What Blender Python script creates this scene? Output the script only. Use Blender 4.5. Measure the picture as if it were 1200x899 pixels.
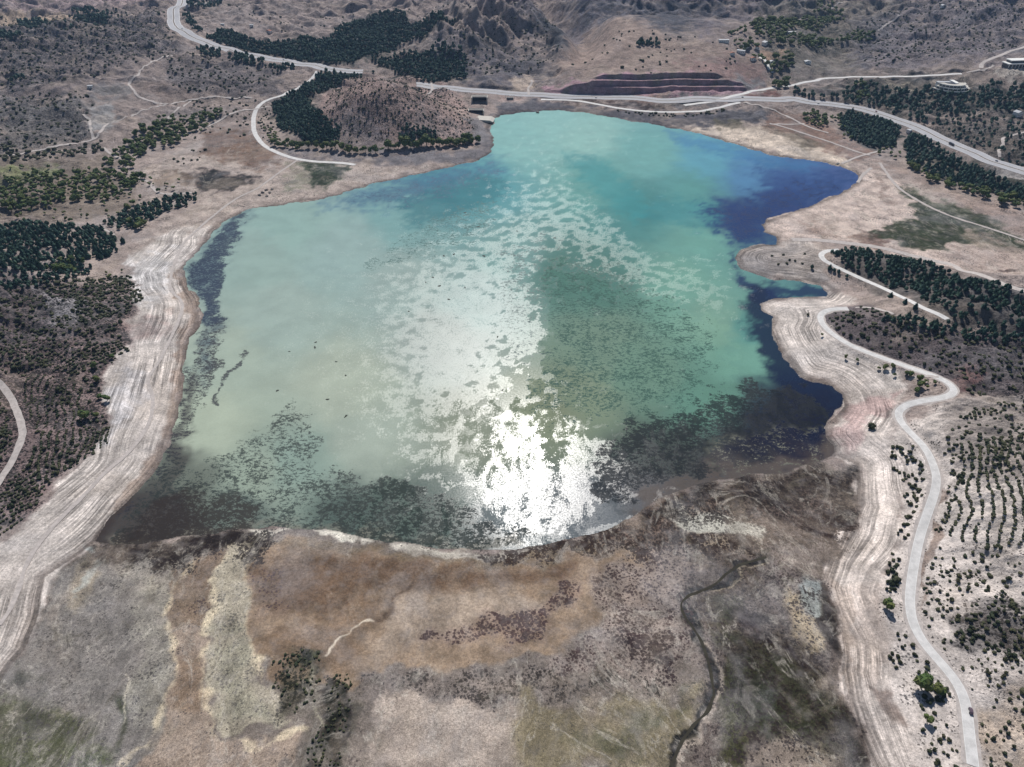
import bpy, bmesh, math, random, time
import numpy as np
from mathutils import Vector, Matrix
T0 = time.time()
random.seed(7); RS = np.random.RandomState(11)
sc = bpy.context.scene
C = bpy.context.collection
for o in list(bpy.data.objects): bpy.data.objects.remove(o)

# ------------------------------------------------------------------ camera, world, sun
H = 400.0; PITCH = math.radians(38.0); F = 800.0       # drone height above the water, downward tilt, focal length in photo pixels
cd = bpy.data.cameras.new('camera'); cam = bpy.data.objects.new('camera', cd); C.objects.link(cam)
cam.location = (0, 0, H); cam.rotation_euler = (math.pi/2 - PITCH, 0, 0)
cd.sensor_width = 36.0; cd.lens = 24.0; cd.clip_start = 1.0; cd.clip_end = 40000.0
sc.camera = cam
SUN_EL = math.radians(45.5); SUN_AZ = math.radians(1.5)
w = bpy.data.worlds.new('World'); sc.world = w; w.use_nodes = True
nt = w.node_tree; bg = nt.nodes['Background']
sky = nt.nodes.new('ShaderNodeTexSky'); sky.sky_type = 'NISHITA'; sky.sun_disc = False
sky.sun_elevation = SUN_EL; sky.sun_rotation = SUN_AZ; sky.altitude = 900
nt.links.new(sky.outputs[0], bg.inputs[0]); bg.inputs[1].default_value = 0.065
sl = bpy.data.lights.new('sun', 'SUN'); so = bpy.data.objects.new('sun', sl); C.objects.link(so)
sl.energy = 4.9; sl.angle = math.radians(0.53); sl.color = (1.0, 0.965, 0.92)
sv = Vector((math.sin(SUN_AZ)*math.cos(SUN_EL), math.cos(SUN_AZ)*math.cos(SUN_EL), math.sin(SUN_EL)))
so.rotation_euler = (-sv).to_track_quat('-Z', 'Y').to_euler(); so.location = sv*3000
sc.view_settings.view_transform = 'Standard'; sc.view_settings.look = 'None'
sc.view_settings.exposure = 0.0; sc.view_settings.gamma = 1.0
sc.render.engine = 'CYCLES'
sc.render.resolution_x = 1024; sc.render.resolution_y = 767

# ------------------------------------------------------------------ colour
HAZE = 3.8e-5
KALB = 0.92
def lin(h, k=KALB):
    h = h.lstrip('#'); v = np.array([int(h[i:i+2], 16)/255 for i in (0, 2, 4)])
    v = np.where(v <= .04045, v/12.92, ((v+.055)/1.055)**2.4)
    return np.minimum(v*k, 0.85)

# ------------------------------------------------------------------ noise
_p = np.random.RandomState(5).permutation(256); _p = np.concatenate([_p, _p, _p]).astype(np.int64)
_ga = np.random.RandomState(6).rand(256)*2*np.pi
_gx = np.cos(_ga).astype(np.float32); _gy = np.sin(_ga).astype(np.float32)
def gn(x, y, s=0):
    x = np.asarray(x, np.float64); y = np.asarray(y, np.float64)
    xi = np.floor(x).astype(np.int64); yi = np.floor(y).astype(np.int64)
    xf = (x-xi).astype(np.float32); yf = (y-yi).astype(np.float32)
    u = xf*xf*xf*(xf*(xf*6-15)+10); v = yf*yf*yf*(yf*(yf*6-15)+10)
    a0 = (xi+s*37) & 255; a1 = (xi+1+s*37) & 255; b0 = yi & 255; b1 = (yi+1) & 255
    def g(a, b, dx, dy):
        k = _p[_p[a]+b]; return _gx[k]*dx + _gy[k]*dy
    n0 = g(a0, b0, xf, yf)*(1-u) + g(a1, b0, xf-1, yf)*u
    n1 = g(a0, b1, xf, yf-1)*(1-u) + g(a1, b1, xf-1, yf-1)*u
    return (n0*(1-v)+n1*v)*1.5
def fbm(x, y, o=4, s=0, gain=.5):
    r = 0; a = 1; t = 0
    for i in range(o):
        r = r + a*gn(x*2**i+i*17.3, y*2**i-i*9.1, s+i); t += a; a *= gain
    return r/t*1.4
def ridged(x, y, o=4, s=0):
    r = 0; a = 1; t = 0
    for i in range(o):
        r = r + a*(1-np.abs(gn(x*2**i+i*7.7, y*2**i+i*3.3, s+i))*2); t += a; a *= .5
    return r/t
def sstep(a, b, x):
    t = np.clip((x-a)/(b-a), 0, 1); return t*t*(3-2*t)

# ------------------------------------------------------------------ the map chart: world (X, Y) on the water plane <-> survey sheet (u, v)
cP, sP = math.cos(PITCH), math.sin(PITCH)
def chart(X, Y):
    zc = np.maximum(Y*cP + H*sP, 130.0); Yc = (zc-H*sP)/cP
    return 600+F*X/zc, 449.5-F*(Yc*sP-H*cP)/zc
def flat(u, v):
    u = np.asarray(u, float); v = np.asarray(v, float)
    k = (449.5-v)/F                       # (Y sP - H cP) = k (Y cP + H sP)
    Y = H*(cP+k*sP)/(sP-k*cP)
    return (u-600)/F*(Y*cP+H*sP), Y
def slant(X, Y): return np.sqrt(X*X+Y*Y+H*H)

def pdist(px, py, poly, closed=True):
    """signed distance to a polygon (positive inside) or distance to a polyline, plus arc position"""
    P = np.asarray(poly, np.float32); n = len(P)
    px = px.astype(np.float32); py = py.astype(np.float32)
    d2 = np.full(px.shape, 1e12, np.float32); ins = np.zeros(px.shape, bool); arc = np.zeros(px.shape, np.float32); L = 0.0
    for i in range(n if closed else n-1):
        ax, ay = P[i]; bx, by = P[(i+1) % n]; ex, ey = bx-ax, by-ay; l2 = ex*ex+ey*ey+1e-9
        t = np.clip(((px-ax)*ex+(py-ay)*ey)/l2, 0, 1)
        q = (px-ax-t*ex)**2+(py-ay-t*ey)**2
        m = q < d2; d2 = np.where(m, q, d2)
        if closed:
            c = ((ay > py) != (by > py)); ins ^= c & (px < ax+(py-ay)/(ey if abs(ey) > 1e-9 else 1e-9)*ex)
        else: arc = np.where(m, L+t*math.sqrt(l2), arc)
        L += math.sqrt(l2)
    d = np.sqrt(d2)
    return np.where(ins, d, -d) if closed else (d, arc)
def smooth_line(pts, n=4):
    P = [np.array(p, float) for p in pts]; out = []
    Q = [2*P[0]-P[1]]+P+[2*P[-1]-P[-2]]
    for i in range(1, len(Q)-2):
        for k in range(n):
            t = k/n; a, b, c, d = Q[i-1], Q[i], Q[i+1], Q[i+2]
            out.append(.5*((2*b)+(-a+c)*t+(2*a-5*b+4*c-d)*t*t+(-a+3*b-3*c+d)*t**3))
    out.append(P[-1]); return np.array(out)

LAKE = [(575,140),(590,135),(620,131),(655,129),(690,133),(740,142),(790,150),(830,160),(870,172),(910,183),(950,188),(985,195),(1004,204),(1008,211),(990,224),(965,235),(935,245),(905,256),(890,264),(895,272),(909,277),(908,286),(885,288),(866,293),(861,302),(868,315),(885,322),(905,328),(935,331),(960,335),(971,342),(966,347),(930,348),(905,350),(888,356),(890,364),(900,369),(908,372),(902,382),(905,393),(912,410),(925,430),(938,442),(955,447),(975,453),(984,462),(986,476),(976,489),(965,500),(966,512),(976,524),(975,534),(955,543),(915,553),(860,560),(810,568),(770,584),(740,606),(700,624),(655,636),(610,641),(560,645),(520,643),(470,636),(420,627),(370,620),(320,617),(280,620),(220,628),(170,636),(128,640),(112,632),(125,612),(150,586),(176,560),(192,538),(202,510),(209,485),(213,460),(216,430),(222,402),(233,385),(238,370),(232,350),(219,332),(215,315),(228,300),(243,285),(250,270),(268,257),(290,247),(330,240),(380,233),(440,215),(490,205),(530,195),(560,188),(577,178),(579,165),(573,150)]
BED_L = [(112,632),(95,650),(60,680),(50,720),(35,755),(18,775),(0,800),(-60,860),(-150,1000)]
BED_R = [(1000,545),(1008,590),(996,620),(975,655),(968,690),(978,715),(986,745),(981,780),(990,815),(1005,860),(1022,905),(1060,1000)]
BASIN = LAKE[:53]+[(980,536)]+BED_R+[(600,1500)]+BED_L[::-1]+LAKE[74:]
lakeW = np.stack(flat(*np.array(LAKE, float).T), 1)
_b = np.array(BASIN, float); _b[:, 1] = np.minimum(_b[:, 1], 1150)
basinW = np.stack(flat(*_b.T), 1)
FLATS = [[(880,270),(905,255),(1000,215),(1010,200),(960,165),(980,160),(1040,200),(1100,235),(1205,285),(1230,340),(1100,305),(1000,285),(930,280)],
         [(165,225),(150,205),(230,165),(290,160),(330,185),(420,196),(500,198),(400,235),(300,250),(240,290),(210,330),(150,320),(170,270)]]
flatsW = [np.stack(flat(*np.array(f, float).T), 1) for f in FLATS]

# ------------------------------------------------------------------ terrain lattice
rows = [-2500, -1500, -900, -500, -250, -100, 0]
y = 60.0
while y < 3300:
    rows.append(y); s = math.hypot(y, H); d = 1.02*s*s/(F*H)*0.95
    if y < 150: d = 2.5
    if 1448 < y < 1492: d = 1.3
    y += min(d, 5.0 if y < 2300 else 8.0)
while y < 26000: rows.append(y); y += (y-3300)*.12+30
YR = np.array(rows)
NC = 980
tc = np.linspace(-1, 1, NC)
ext = 1+np.array([.06,.14,.25,.4,.6,.9,1.3,1.9,2.8,4,6])
TC = np.concatenate([-ext[::-1], tc, ext])
def WID(Y): return 0.98*np.sqrt(np.maximum(Y, 60)**2+H*H)*.86+30
XX = (TC[None, :]*WID(YR)[:, None]); YY = np.repeat(YR[:, None], len(TC), 1)
NR, NCC = XX.shape
print('grid', NR, NCC, NR*NCC)

def bump(X, Y, u, v, rx, ry, h, p=1.0, rot=0, yy=None):
    cx, cy = flat(u, v)
    if yy is not None: cx = (u-600)/F*(yy*cP+H*sP); cy = yy
    dx, dy = X-cx, Y-cy; c, s = math.cos(rot), math.sin(rot)
    r2 = ((dx*c+dy*s)/rx)**2+((-dx*s+dy*c)/ry)**2
    return h*np.exp(-r2**p)
def height(X, Y):
    xf, yf = X.ravel(), Y.ravel()
    sd = np.full(xf.shape, -3000.0)
    m = (np.abs(xf) < 2500) & (yf < 3300) & (yf > -400)
    wx = xf+4*fbm(xf/30, yf/30, 3, 3); wy = yf+4*fbm(xf/30, yf/30, 3, 4)
    sc_ = np.clip(slant(xf, yf)/700, .3, 2)
    wx = xf+(wx-xf)*sc_; wy = yf+(wy-yf)*sc_
    sd[m] = pdist(wx[m], wy[m], lakeW)
    db = np.full(xf.shape, -3000.0); db[m] = pdist(wx[m], wy[m], basinW)
    df = np.full(xf.shape, -3000.0)
    for f in flatsW: df[m] = np.maximum(df[m], pdist(wx[m], wy[m], f))
    out = np.maximum(-db, 0); outf = np.maximum(np.minimum(-db, -df), 0)
    h = np.where(sd > 0, -.25-.02*np.minimum(sd, 200), .05+.012*np.minimum(-sd, 200))
    h = h+ .045*np.minimum(out, 20)+6*(1-np.exp(-outf/70))+34*(1-np.exp(-np.maximum(outf-70, 0)/420))
    a1 = sstep(80, 420, outf); a2 = sstep(45, 170, outf)*(1-sstep(1.0, 1.12, np.abs(xf)/WID(yf)))*(1-sstep(3100, 3600, yf))*sstep(0, 60, yf)
    wx2 = xf+25*fbm(xf/180, yf/180, 3, 21); wy2 = yf+25*fbm(xf/180, yf/180, 3, 22)
    far = sstep(1500, 2600, yf)
    h = h + a1*(18+22*far)*(ridged(wx2/380, wy2/380, 5, 8)-.45)
    h = h + a2*(9.5+9*far)*fbm(wx2/90, wy2/90, 4, 12) + a2*7.0*(ridged(wx2/58, wy2/58, 4, 14)-.5)*(1+1.7*far)
    h = h + np.minimum(sstep(25, 60, outf), a2*3+.0)*.8*fbm(xf/11, yf/11, 3, 31)
    # the round hill by the far left shore
    cx, cy = -235.0, 1275.0
    r = np.sqrt(((xf-cx)/205)**2+((yf-cy)/172)**2)*(1+.10*fbm(xf/90, yf/90, 3, 41))
    hh = 74*(1-sstep(0, 1.0, r))*(1-.12*ridged(xf/70, yf/110, 3, 42)*sstep(.15, .6, r))
    h = np.where(r < 1.0, h*(1-.7*(1-sstep(.6, 1, r)))+hh, h)
    # plateau with the benched cut, gorge and rock mass behind
    up, vp = (xf/(yf*cP+H*sP))*F+600, yf
    ang = np.where(yf > 0, up, 600)
    hf = np.clip((yf-1508)/70, 0, 1)
    prof = 9.5*sstep(0, 3.5, yf-1453)+9.5*sstep(0, 3.5, yf-1468)+9.5*sstep(0, 3.5, yf-1483)
    arch = sstep(628, 735, ang)*(1-sstep(815, 905, ang))
    plate = sstep(625, 670, ang+14*fbm(xf/60, yf/60, 3, 51))*(1-sstep(900, 1000, ang))*(1-sstep(1780, 1980, yf))
    body = 26*sstep(1487, 1690, yf)+12*sstep(1640, 1790, yf)
    pl = np.minimum(prof, 30*arch+1.5*np.sin(xf/9.))*(arch > .02)+body+18*(1-arch)*sstep(1455, 1600, yf)
    q = sstep(0, 1, plate)*sstep(1440, 1452, yf)
    h = np.where(q > 0, h*(1-.75*q)+12*.75*q+pl*q, h)
    # gorge
    gx = (655-600)/F*(yf*cP+H*sP)+60*np.sin((yf-1500)/160.)
    g = np.exp(-((xf-gx)/50)**2)*sstep(1530, 1650, yf)*(1-sstep(2500, 2900, yf))
    rk = ridged(xf/95+yf/260, yf/190, 5, 61)
    mass = bump(xf, yf, 565, 0, 150, 230, 62, 1.3, -.35, 1900)
    mass2 = bump(xf, yf, 600, 0, 260, 300, 70, 1.2, .3, 2350)
    mass3 = bump(xf, yf, 840, 0, 330, 260, 78, 1.4, -.2, 2400)
    cone = bump(xf, yf, 738, 0, 150, 150, 55, .8, 0, 2060)
    rk2 = ridged(xf/62+yf/210, yf/150-xf/300, 5, 63)
    h = h+(mass*1.25+mass2*1.3+mass3*1.3)*(.35+.70*rk+.28*rk2)+cone*(.85+.2*rk2)
    h = h*(1-.72*g)
    h0_ = h.copy()
    h = h+bump(xf, yf, 1220, 378, 190, 75, 34, 1.1, .12)*(.8+.35*ridged(xf/60, yf/60, 4, 71))
    h = h+bump(xf, yf, 1120, 333, 170, 30, 12, 1.2, -.30)
    h = h+bump(xf, yf, 1250, 640, 75, 170, 34, 1.1, 0)*(.8+.3*ridged(xf/50, yf/35, 4, 73))
    h = h+bump(xf, yf, -60, 420, 110, 190, 26, 1.1, 0)*(.7+.5*ridged(xf/60, yf/45, 4, 75))
    h = h+bump(xf, yf, 1190, 0, 420, 420, 85, 1.3, .4, 2350)*(.55+.7*ridged(xf/170-yf/500, yf/170+xf/300, 5, 77))
    h = h+bump(xf, yf, 1230, 0, 320, 160, 35, 1.2, -.3, 1500)
    h = h+bump(xf, yf, 60, 0, 380, 260, 30, 1.2, 0, 1700)*(.5+.8*ridged(xf/120, yf/90, 5, 78))
    h = h0_+(h-h0_)*sstep(5, 75, outf)
    h = h+sstep(2700, 5200, yf)*230*(.35+ridged(xf/1500, yf/1500, 5, 81))+sstep(1500, 4500, np.abs(xf))*180*(.3+ridged(xf/1300, yf/1300, 4, 83))
    db2 = np.full(xf.shape, -400.0); m2 = m & (np.abs(db) < 260)
    db2[m2] = pdist(xf[m2]+6*fbm(xf[m2]/95, yf[m2]/95, 2, 7), yf[m2]+6*fbm(xf[m2]/95, yf[m2]/95, 2, 8), basinW)
    return h.reshape(X.shape), sd.reshape(X.shape), outf.reshape(X.shape), db2.reshape(X.shape)
HH, SD, OUTF, DB2 = height(XX, YY)
print('height', time.time()-T0)

def gh(x, y, A=None):
    """bilinear lookup on the lattice"""
    A = HH if A is None else A
    x = np.atleast_1d(np.asarray(x, float)); y = np.atleast_1d(np.asarray(y, float))
    r = np.clip(np.interp(y, YR, np.arange(NR)), 0, NR-1.001)
    r0 = r.astype(int); fr = r-r0
    Wd = WID(YR)
    def at_row(ri):
        c = np.clip(np.interp(x/Wd[ri], TC, np.arange(NCC)), 0, NCC-1.001); c0 = c.astype(int); fc = c-c0
        return A[ri, c0]*(1-fc)+A[ri, c0+1]*fc
    return at_row(r0)*(1-fr)+at_row(r0+1)*fr
def at(u, v):
    """walk the sight line of survey point (u, v) down to the terrain"""
    u = np.atleast_1d(np.asarray(u, float)); v = np.atleast_1d(np.asarray(v, float))
    a = (u-600)/F; b = (449.5-v)/F
    dx = a; dy = cP+b*sP; dz = -sP+b*cP
    t = np.full(u.shape, 120.0); hit = np.zeros(u.shape, bool); lo = t.copy()
    for i in range(900):
        st = np.maximum(4.0, t*.004)
        z = H+dz*t; g = np.maximum(gh(dx*t, dy*t), 0)
        hit |= (z <= g) | (t > 6500)
        lo = np.where(hit, lo, t); t = np.where(hit, t, t+st)
        if hit.all(): break
    hi = t.copy()
    for i in range(10):
        m = (lo+hi)/2; under = H+dz*m <= np.maximum(gh(dx*m, dy*m), 0)
        hi = np.where(under, m, hi); lo = np.where(under, lo, m)
    t = np.minimum(hi, 5200)
    return dx*t, dy*t
def wpoly(pts, lake=False):
    P = np.array(pts, float)
    x, y = flat(P[:, 0], P[:, 1]) if lake else at(P[:, 0], P[:, 1])
    return np.stack([x, y], 1)

# ------------------------------------------------------------------ helper for objects
def tag(o, label=None, cat=None, group=None, kind=None):
    if label: o['label'] = label
    if cat: o['category'] = cat
    if group: o['group'] = group
    if kind: o['kind'] = kind
    return o
def link(name, me, parent=None):
    o = bpy.data.objects.new(name, me); C.objects.link(o)
    if parent is not None: o.parent = parent
    return o
def np_mesh(name, V, Fq, mats, smooth=False, midx=None):
    """V (n,3), Fq (m,k) with constant k"""
    me = bpy.data.meshes.new(name); V = np.asarray(V, np.float32); Fq = np.asarray(Fq, np.int32)
    me.vertices.add(len(V)); me.vertices.foreach_set('co', V.ravel())
    k = Fq.shape[1]; me.loops.add(Fq.size); me.loops.foreach_set('vertex_index', Fq.ravel())
    me.polygons.add(len(Fq)); me.polygons.foreach_set('loop_start', np.arange(len(Fq), dtype=np.int32)*k)
    me.polygons.foreach_set('loop_total', np.full(len(Fq), k, np.int32))
    for m in (mats if isinstance(mats, (list, tuple)) else [mats]): me.materials.append(m)
    if midx is not None: me.polygons.foreach_set('material_index', np.asarray(midx, np.int32))
    me.polygons.foreach_set('use_smooth', np.full(len(Fq), smooth))
    me.update(calc_edges=True); return me
def attr_col(me, name, A):
    a = me.attributes.new(name, 'FLOAT_COLOR', 'POINT'); a.data.foreach_set('color', np.asarray(A, np.float32).ravel())
def attr_f(me, name, A):
    a = me.attributes.new(name, 'FLOAT', 'POINT'); a.data.foreach_set('value', np.asarray(A, np.float32).ravel())

# ------------------------------------------------------------------ materials
class NB:
    def __init__(s, name):
        s.m = bpy.data.materials.new(name); s.m.use_nodes = True; s.t = s.m.node_tree
        s.b = s.t.nodes['Principled BSDF']
    def n(s, ty, **kw):
        x = s.t.nodes.new(ty)
        for k, v in kw.items():
            if k.startswith('i_'):
                x.inputs[int(k[2:]) if k[2:].isdigit() else k[2:].replace('_', ' ')].default_value = v
            else: setattr(x, k, v)
        return x
    def l(s, a, b): s.t.links.new(a, b)
    def math(s, op, a, b=None, c=None, clamp=False):
        x = s.n('ShaderNodeMath', operation=op, use_clamp=clamp)
        for i, v in enumerate((a, b, c)):
            if v is None: continue
            if isinstance(v, (int, float)): x.inputs[i].default_value = v
            else: s.l(v, x.inputs[i])
        return x.outputs[0]
    def mix(s, f, a, b, bt='MIX'):
        x = s.n('ShaderNodeMix', data_type='RGBA', blend_type=bt)
        for i, v in ((0, f), (6, a), (7, b)):
            if isinstance(v, (int, float)): x.inputs[i].default_value = v
            elif isinstance(v, (tuple, list, np.ndarray)): x.inputs[i].default_value = (*[float(q) for q in v][:3], 1)
            else: s.l(v, x.inputs[i])
        return x.outputs[2]
    def attr(s, name):
        return s.n('ShaderNodeAttribute', attribute_name=name)
    def noise(s, vec, scale, det=3, rough=.5, dist=0):
        x = s.n('ShaderNodeTexNoise', noise_dimensions='3D'); x.inputs['Scale'].default_value = scale
        x.inputs['Detail'].default_value = det; x.inputs['Roughness'].default_value = rough; x.inputs['Distortion'].default_value = dist
        s.l(vec, x.inputs['Vector']); return x.outputs['Fac']
    def ss(s, v, a, b, c=0., d=1.):
        x = s.n('ShaderNodeMapRange', interpolation_type='SMOOTHSTEP')
        for i, q in enumerate((v, a, b, c, d)):
            if isinstance(q, (int, float)): x.inputs[i].default_value = q
            else: s.l(q, x.inputs[i])
        return x.outputs[0]
    def pos(s): return s.n('ShaderNodeNewGeometry').outputs['Position']
def ground_material():
    k = NB('ground'); p = k.pos()
    base = k.attr('base').outputs['Color']; sp = k.attr('spk'); strand = k.attr('strand').outputs['Fac']
    sd = k.attr('shore').outputs['Fac']
    # speckle: plants and stones standing in patches
    n1 = k.noise(p, .06, 8, .76); n2 = k.noise(p, 1.25, 2, .6)
    vo = k.n('ShaderNodeTexVoronoi', feature='F1'); vo.inputs['Scale'].default_value = .48; k.l(p, vo.inputs['Vector'])
    vd = k.math('SUBTRACT', 1.0, vo.outputs['Distance'], clamp=True)
    nn = k.math('ADD', k.math('ADD', k.math('MULTIPLY', n1, .50), k.math('MULTIPLY', n2, .28)), k.math('MULTIPLY', vd, .22))
    thr = k.math('SUBTRACT', .70, k.math('MULTIPLY', sp.outputs['Alpha'], .36))
    f = k.ss(nn, thr, k.math('ADD', thr, .035))
    col = k.mix(k.math('MULTIPLY', f, .93), base, sp.outputs['Color'])
    bed = k.attr('bed').outputs['Fac']
    mb = k.n('ShaderNodeMapping'); k.l(p, mb.inputs[0]); mb.inputs['Rotation'].default_value = (0, 0, .35); mb.inputs['Scale'].default_value = (1, .62, 1)
    q1 = k.noise(mb.outputs[0], .020, 9, .66, 1.1); q2 = k.noise(mb.outputs[0], .055, 8, .7, .9)
    crust = k.math('MULTIPLY', k.ss(k.math('ABSOLUTE', k.math('SUBTRACT', q1, .5)), .0, .03, .45, 0), bed)
    col = k.mix(k.math('MULTIPLY', crust, k.ss(q2, .42, .6)), col, (.50, .46, .40))
    col = k.mix(k.math('MULTIPLY', k.ss(q2, .54, .68, 0, .48), bed), col, (.12, .105, .078))
    col = k.mix(k.math('MULTIPLY', k.ss(q2, .46, .34, 0, .28), bed), col, (.42, .385, .34))
    tn = k.noise(p, .011, 7, .66, .6)
    col = k.mix(k.ss(tn, .50, .64, 0, .20), col, (.30, .30, .315)); col = k.mix(k.ss(tn, .48, .36, 0, .26), col, (.44, .36, .29))
    # tonal variation
    v1 = k.ss(k.noise(p, .05, 7, .68), .32, .68, .70, 1.28)
    v2 = k.ss(k.noise(p, .55, 5, .75), .3, .7, .70, 1.30)
    v = k.math('MULTIPLY', v1, v2)
    v3 = k.ss(k.noise(p, 1.7, 3, .8), .36, .64, .66, 1.34); v = k.math('MULTIPLY', v, k.math('ADD', 1.0, k.math('MULTIPLY', k.math('SUBTRACT', v3, 1.0), k.math('ADD', .35, k.math('MULTIPLY', bed, .65)))))
    # strand lines left by the falling water
    sep = k.n('ShaderNodeSeparateXYZ'); k.l(p, sep.inputs[0])
    cmb = k.n('ShaderNodeCombineXYZ'); k.l(k.math('MULTIPLY', sd, .75), cmb.inputs[0])
    k.l(k.math('MULTIPLY', sep.outputs[0], .022), cmb.inputs[1]); k.l(k.math('MULTIPLY', sep.outputs[1], .022), cmb.inputs[2])
    st = k.ss(k.noise(cmb.outputs[0], .42, 7, .74, .3), .41, .59, -.55, .40)
    st = k.math('MULTIPLY', st, k.ss(k.noise(p, .018, 5, .6), .40, .60, .25, 1.1))
    v = k.math('MULTIPLY', v, k.math('ADD', 1.0, k.math('MULTIPLY', st, strand)))
    hsv = k.n('ShaderNodeVectorMath', operation='SCALE'); k.l(col, hsv.inputs[0]); k.l(v, hsv.inputs['Scale'])
    hue = k.mix(k.ss(k.noise(p, .11, 3, .6), .45, .8, 0, .28), hsv.outputs[0], (.30, .27, .26), 'MIX')
    k.l(hue, k.b.inputs['Base Color']); k.b.inputs['Roughness'].default_value = .95
    k.b.inputs['Specular IOR Level'].default_value = .15
    hgt = k.math('ADD', k.math('MULTIPLY', k.noise(p, .16, 8, .72), 5.5), k.math('ADD', k.math('MULTIPLY', f, .8), k.math('MULTIPLY', k.math('MULTIPLY', st, strand), .5)))
    bp = k.n('ShaderNodeBump'); bp.inputs['Distance'].default_value = 1.0
    k.l(k.attr('rel').outputs['Fac'], bp.inputs['Strength']); k.l(hgt, bp.inputs['Height']); k.l(bp.outputs[0], k.b.inputs['Normal'])
    return k.m
def water_material():
    k = NB('lake_water'); p = k.pos()
    base = k.attr('base').outputs['Color']; sp = k.attr('spk'); rm = k.attr('ruffle').outputs['Fac']; rv = k.attr('rough').outputs['Fac']
    ms = k.n('ShaderNodeMapping'); k.l(p, ms.inputs[0]); ms.inputs['Scale'].default_value = (.72, 1.0, 1); ms.inputs['Rotation'].default_value = (0, 0, .2)
    n1 = k.noise(p, .06, 8, .74); n2 = k.noise(ms.outputs[0], .36, 2, .6); n3 = k.noise(ms.outputs[0], 1.05, 2, .7)
    nn = k.math('ADD', k.math('ADD', k.math('MULTIPLY', n1, .40), k.math('MULTIPLY', n2, .32)), k.math('MULTIPLY', n3, .28))
    thr = k.math('SUBTRACT', .70, k.math('MULTIPLY', sp.outputs['Alpha'], .36))
    f = k.ss(nn, k.math('SUBTRACT', thr, .015), k.math('ADD', thr, .045))
    col = k.mix(k.math('MULTIPLY', f, .86), base, sp.outputs['Color'])
    v = k.math('MULTIPLY', k.ss(k.noise(p, .03, 5, .6), .3, .7, .93, 1.07), k.ss(k.noise(p, .6, 3, .7), .25, .75, .95, 1.05))
    sc_ = k.n('ShaderNodeVectorMath', operation='SCALE'); k.l(col, sc_.inputs[0]); k.l(v, sc_.inputs['Scale'])
    k.l(sc_.outputs[0], k.b.inputs['Base Color'])
    # wind ruffled patches against calm, weed-covered ones
    mp = k.n('ShaderNodeMapping'); k.l(p, mp.inputs[0]); mp.inputs['Scale'].default_value = (1.0, .55, 1)
    m1 = k.math('ADD', k.math('MULTIPLY', k.noise(mp.outputs[0], .075, 6, .74, .5), .27), k.math('MULTIPLY', k.noise(mp.outputs[0], .6, 4, .8), .73))
    g = k.ss(m1, k.math('SUBTRACT', .72, k.math('MULTIPLY', rm, .45)), k.math('SUBTRACT', .80, k.math('MULTIPLY', rm, .45)))
    g = k.math('MULTIPLY', g, k.math('SUBTRACT', 1.0, k.math('MULTIPLY', f, .85)))
    r = k.math('ADD', .13, k.math('MULTIPLY', g, k.math('SUBTRACT', rv, .13)))
    grain = k.ss(k.noise(p, .9, 2, .8), .3, .7, .62, 1.3)
    r = k.math('MULTIPLY', r, grain)
    k.b.inputs['IOR'].default_value = 1.375
    mt = k.attr('matte').outputs['Fac']
    m2 = k.math('ADD', k.math('MULTIPLY', k.noise(mp.outputs[0], .07, 7, .78, .5), .62), k.math('MULTIPLY', k.noise(mp.outputs[0], 1.0, 3, .75), .38))
    g2 = k.ss(m2, k.math('SUBTRACT', .74, k.math('MULTIPLY', mt, .48)), k.math('SUBTRACT', .765, k.math('MULTIPLY', mt, .48)))
    g2 = k.math('MAXIMUM', g2, k.math('MULTIPLY', f, .9))
    k.l(k.math('SUBTRACT', .5, k.math('MULTIPLY', g2, .46)), k.b.inputs['Specular IOR Level'])
    r = k.math('MAXIMUM', r, k.math('MULTIPLY', g2, .55)); k.l(r, k.b.inputs['Roughness'])
    bp = k.n('ShaderNodeBump'); bp.inputs['Distance'].default_value = .25; k.l(k.math('MULTIPLY', g, .12), bp.inputs['Strength'])
    k.l(k.noise(mp.outputs[0], .55, 4, .65), bp.inputs['Height']); k.l(bp.outputs[0], k.b.inputs['Normal'])
    return k.m
def foliage(name, ca, cb, cc=None):
    k = NB(name); p = k.pos()
    f1 = k.ss(k.noise(p, .13, 2, .5), .35, .65); f2 = k.ss(k.noise(p, 1.3, 3, .7), .3, .7)
    c = k.mix(f1, ca, cb); c = k.mix(k.math('MULTIPLY', f2, .5), c, cc if cc is not None else [q*.45 for q in ca])
    k.l(c, k.b.inputs['Base Color']); k.b.inputs['Roughness'].default_value = .8; k.b.inputs['Specular IOR Level'].default_value = .2
    return k.m
def plain(name, c, rough=.85, var=.18, scale=.8, metal=0, spec=.3):
    k = NB(name); p = k.pos()
    v = k.ss(k.noise(p, scale, 5, .65), .25, .75, 1-var, 1+var)
    s_ = k.n('ShaderNodeVectorMath', operation='SCALE'); s_.inputs[0].default_value = tuple(float(q) for q in c[:3]); k.l(v, s_.inputs['Scale'])
    k.l(s_.outputs[0], k.b.inputs['Base Color']); k.b.inputs['Roughness'].default_value = rough
    k.b.inputs['Metallic'].default_value = metal; k.b.inputs['Specular IOR Level'].default_value = spec
    return k.m
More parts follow.
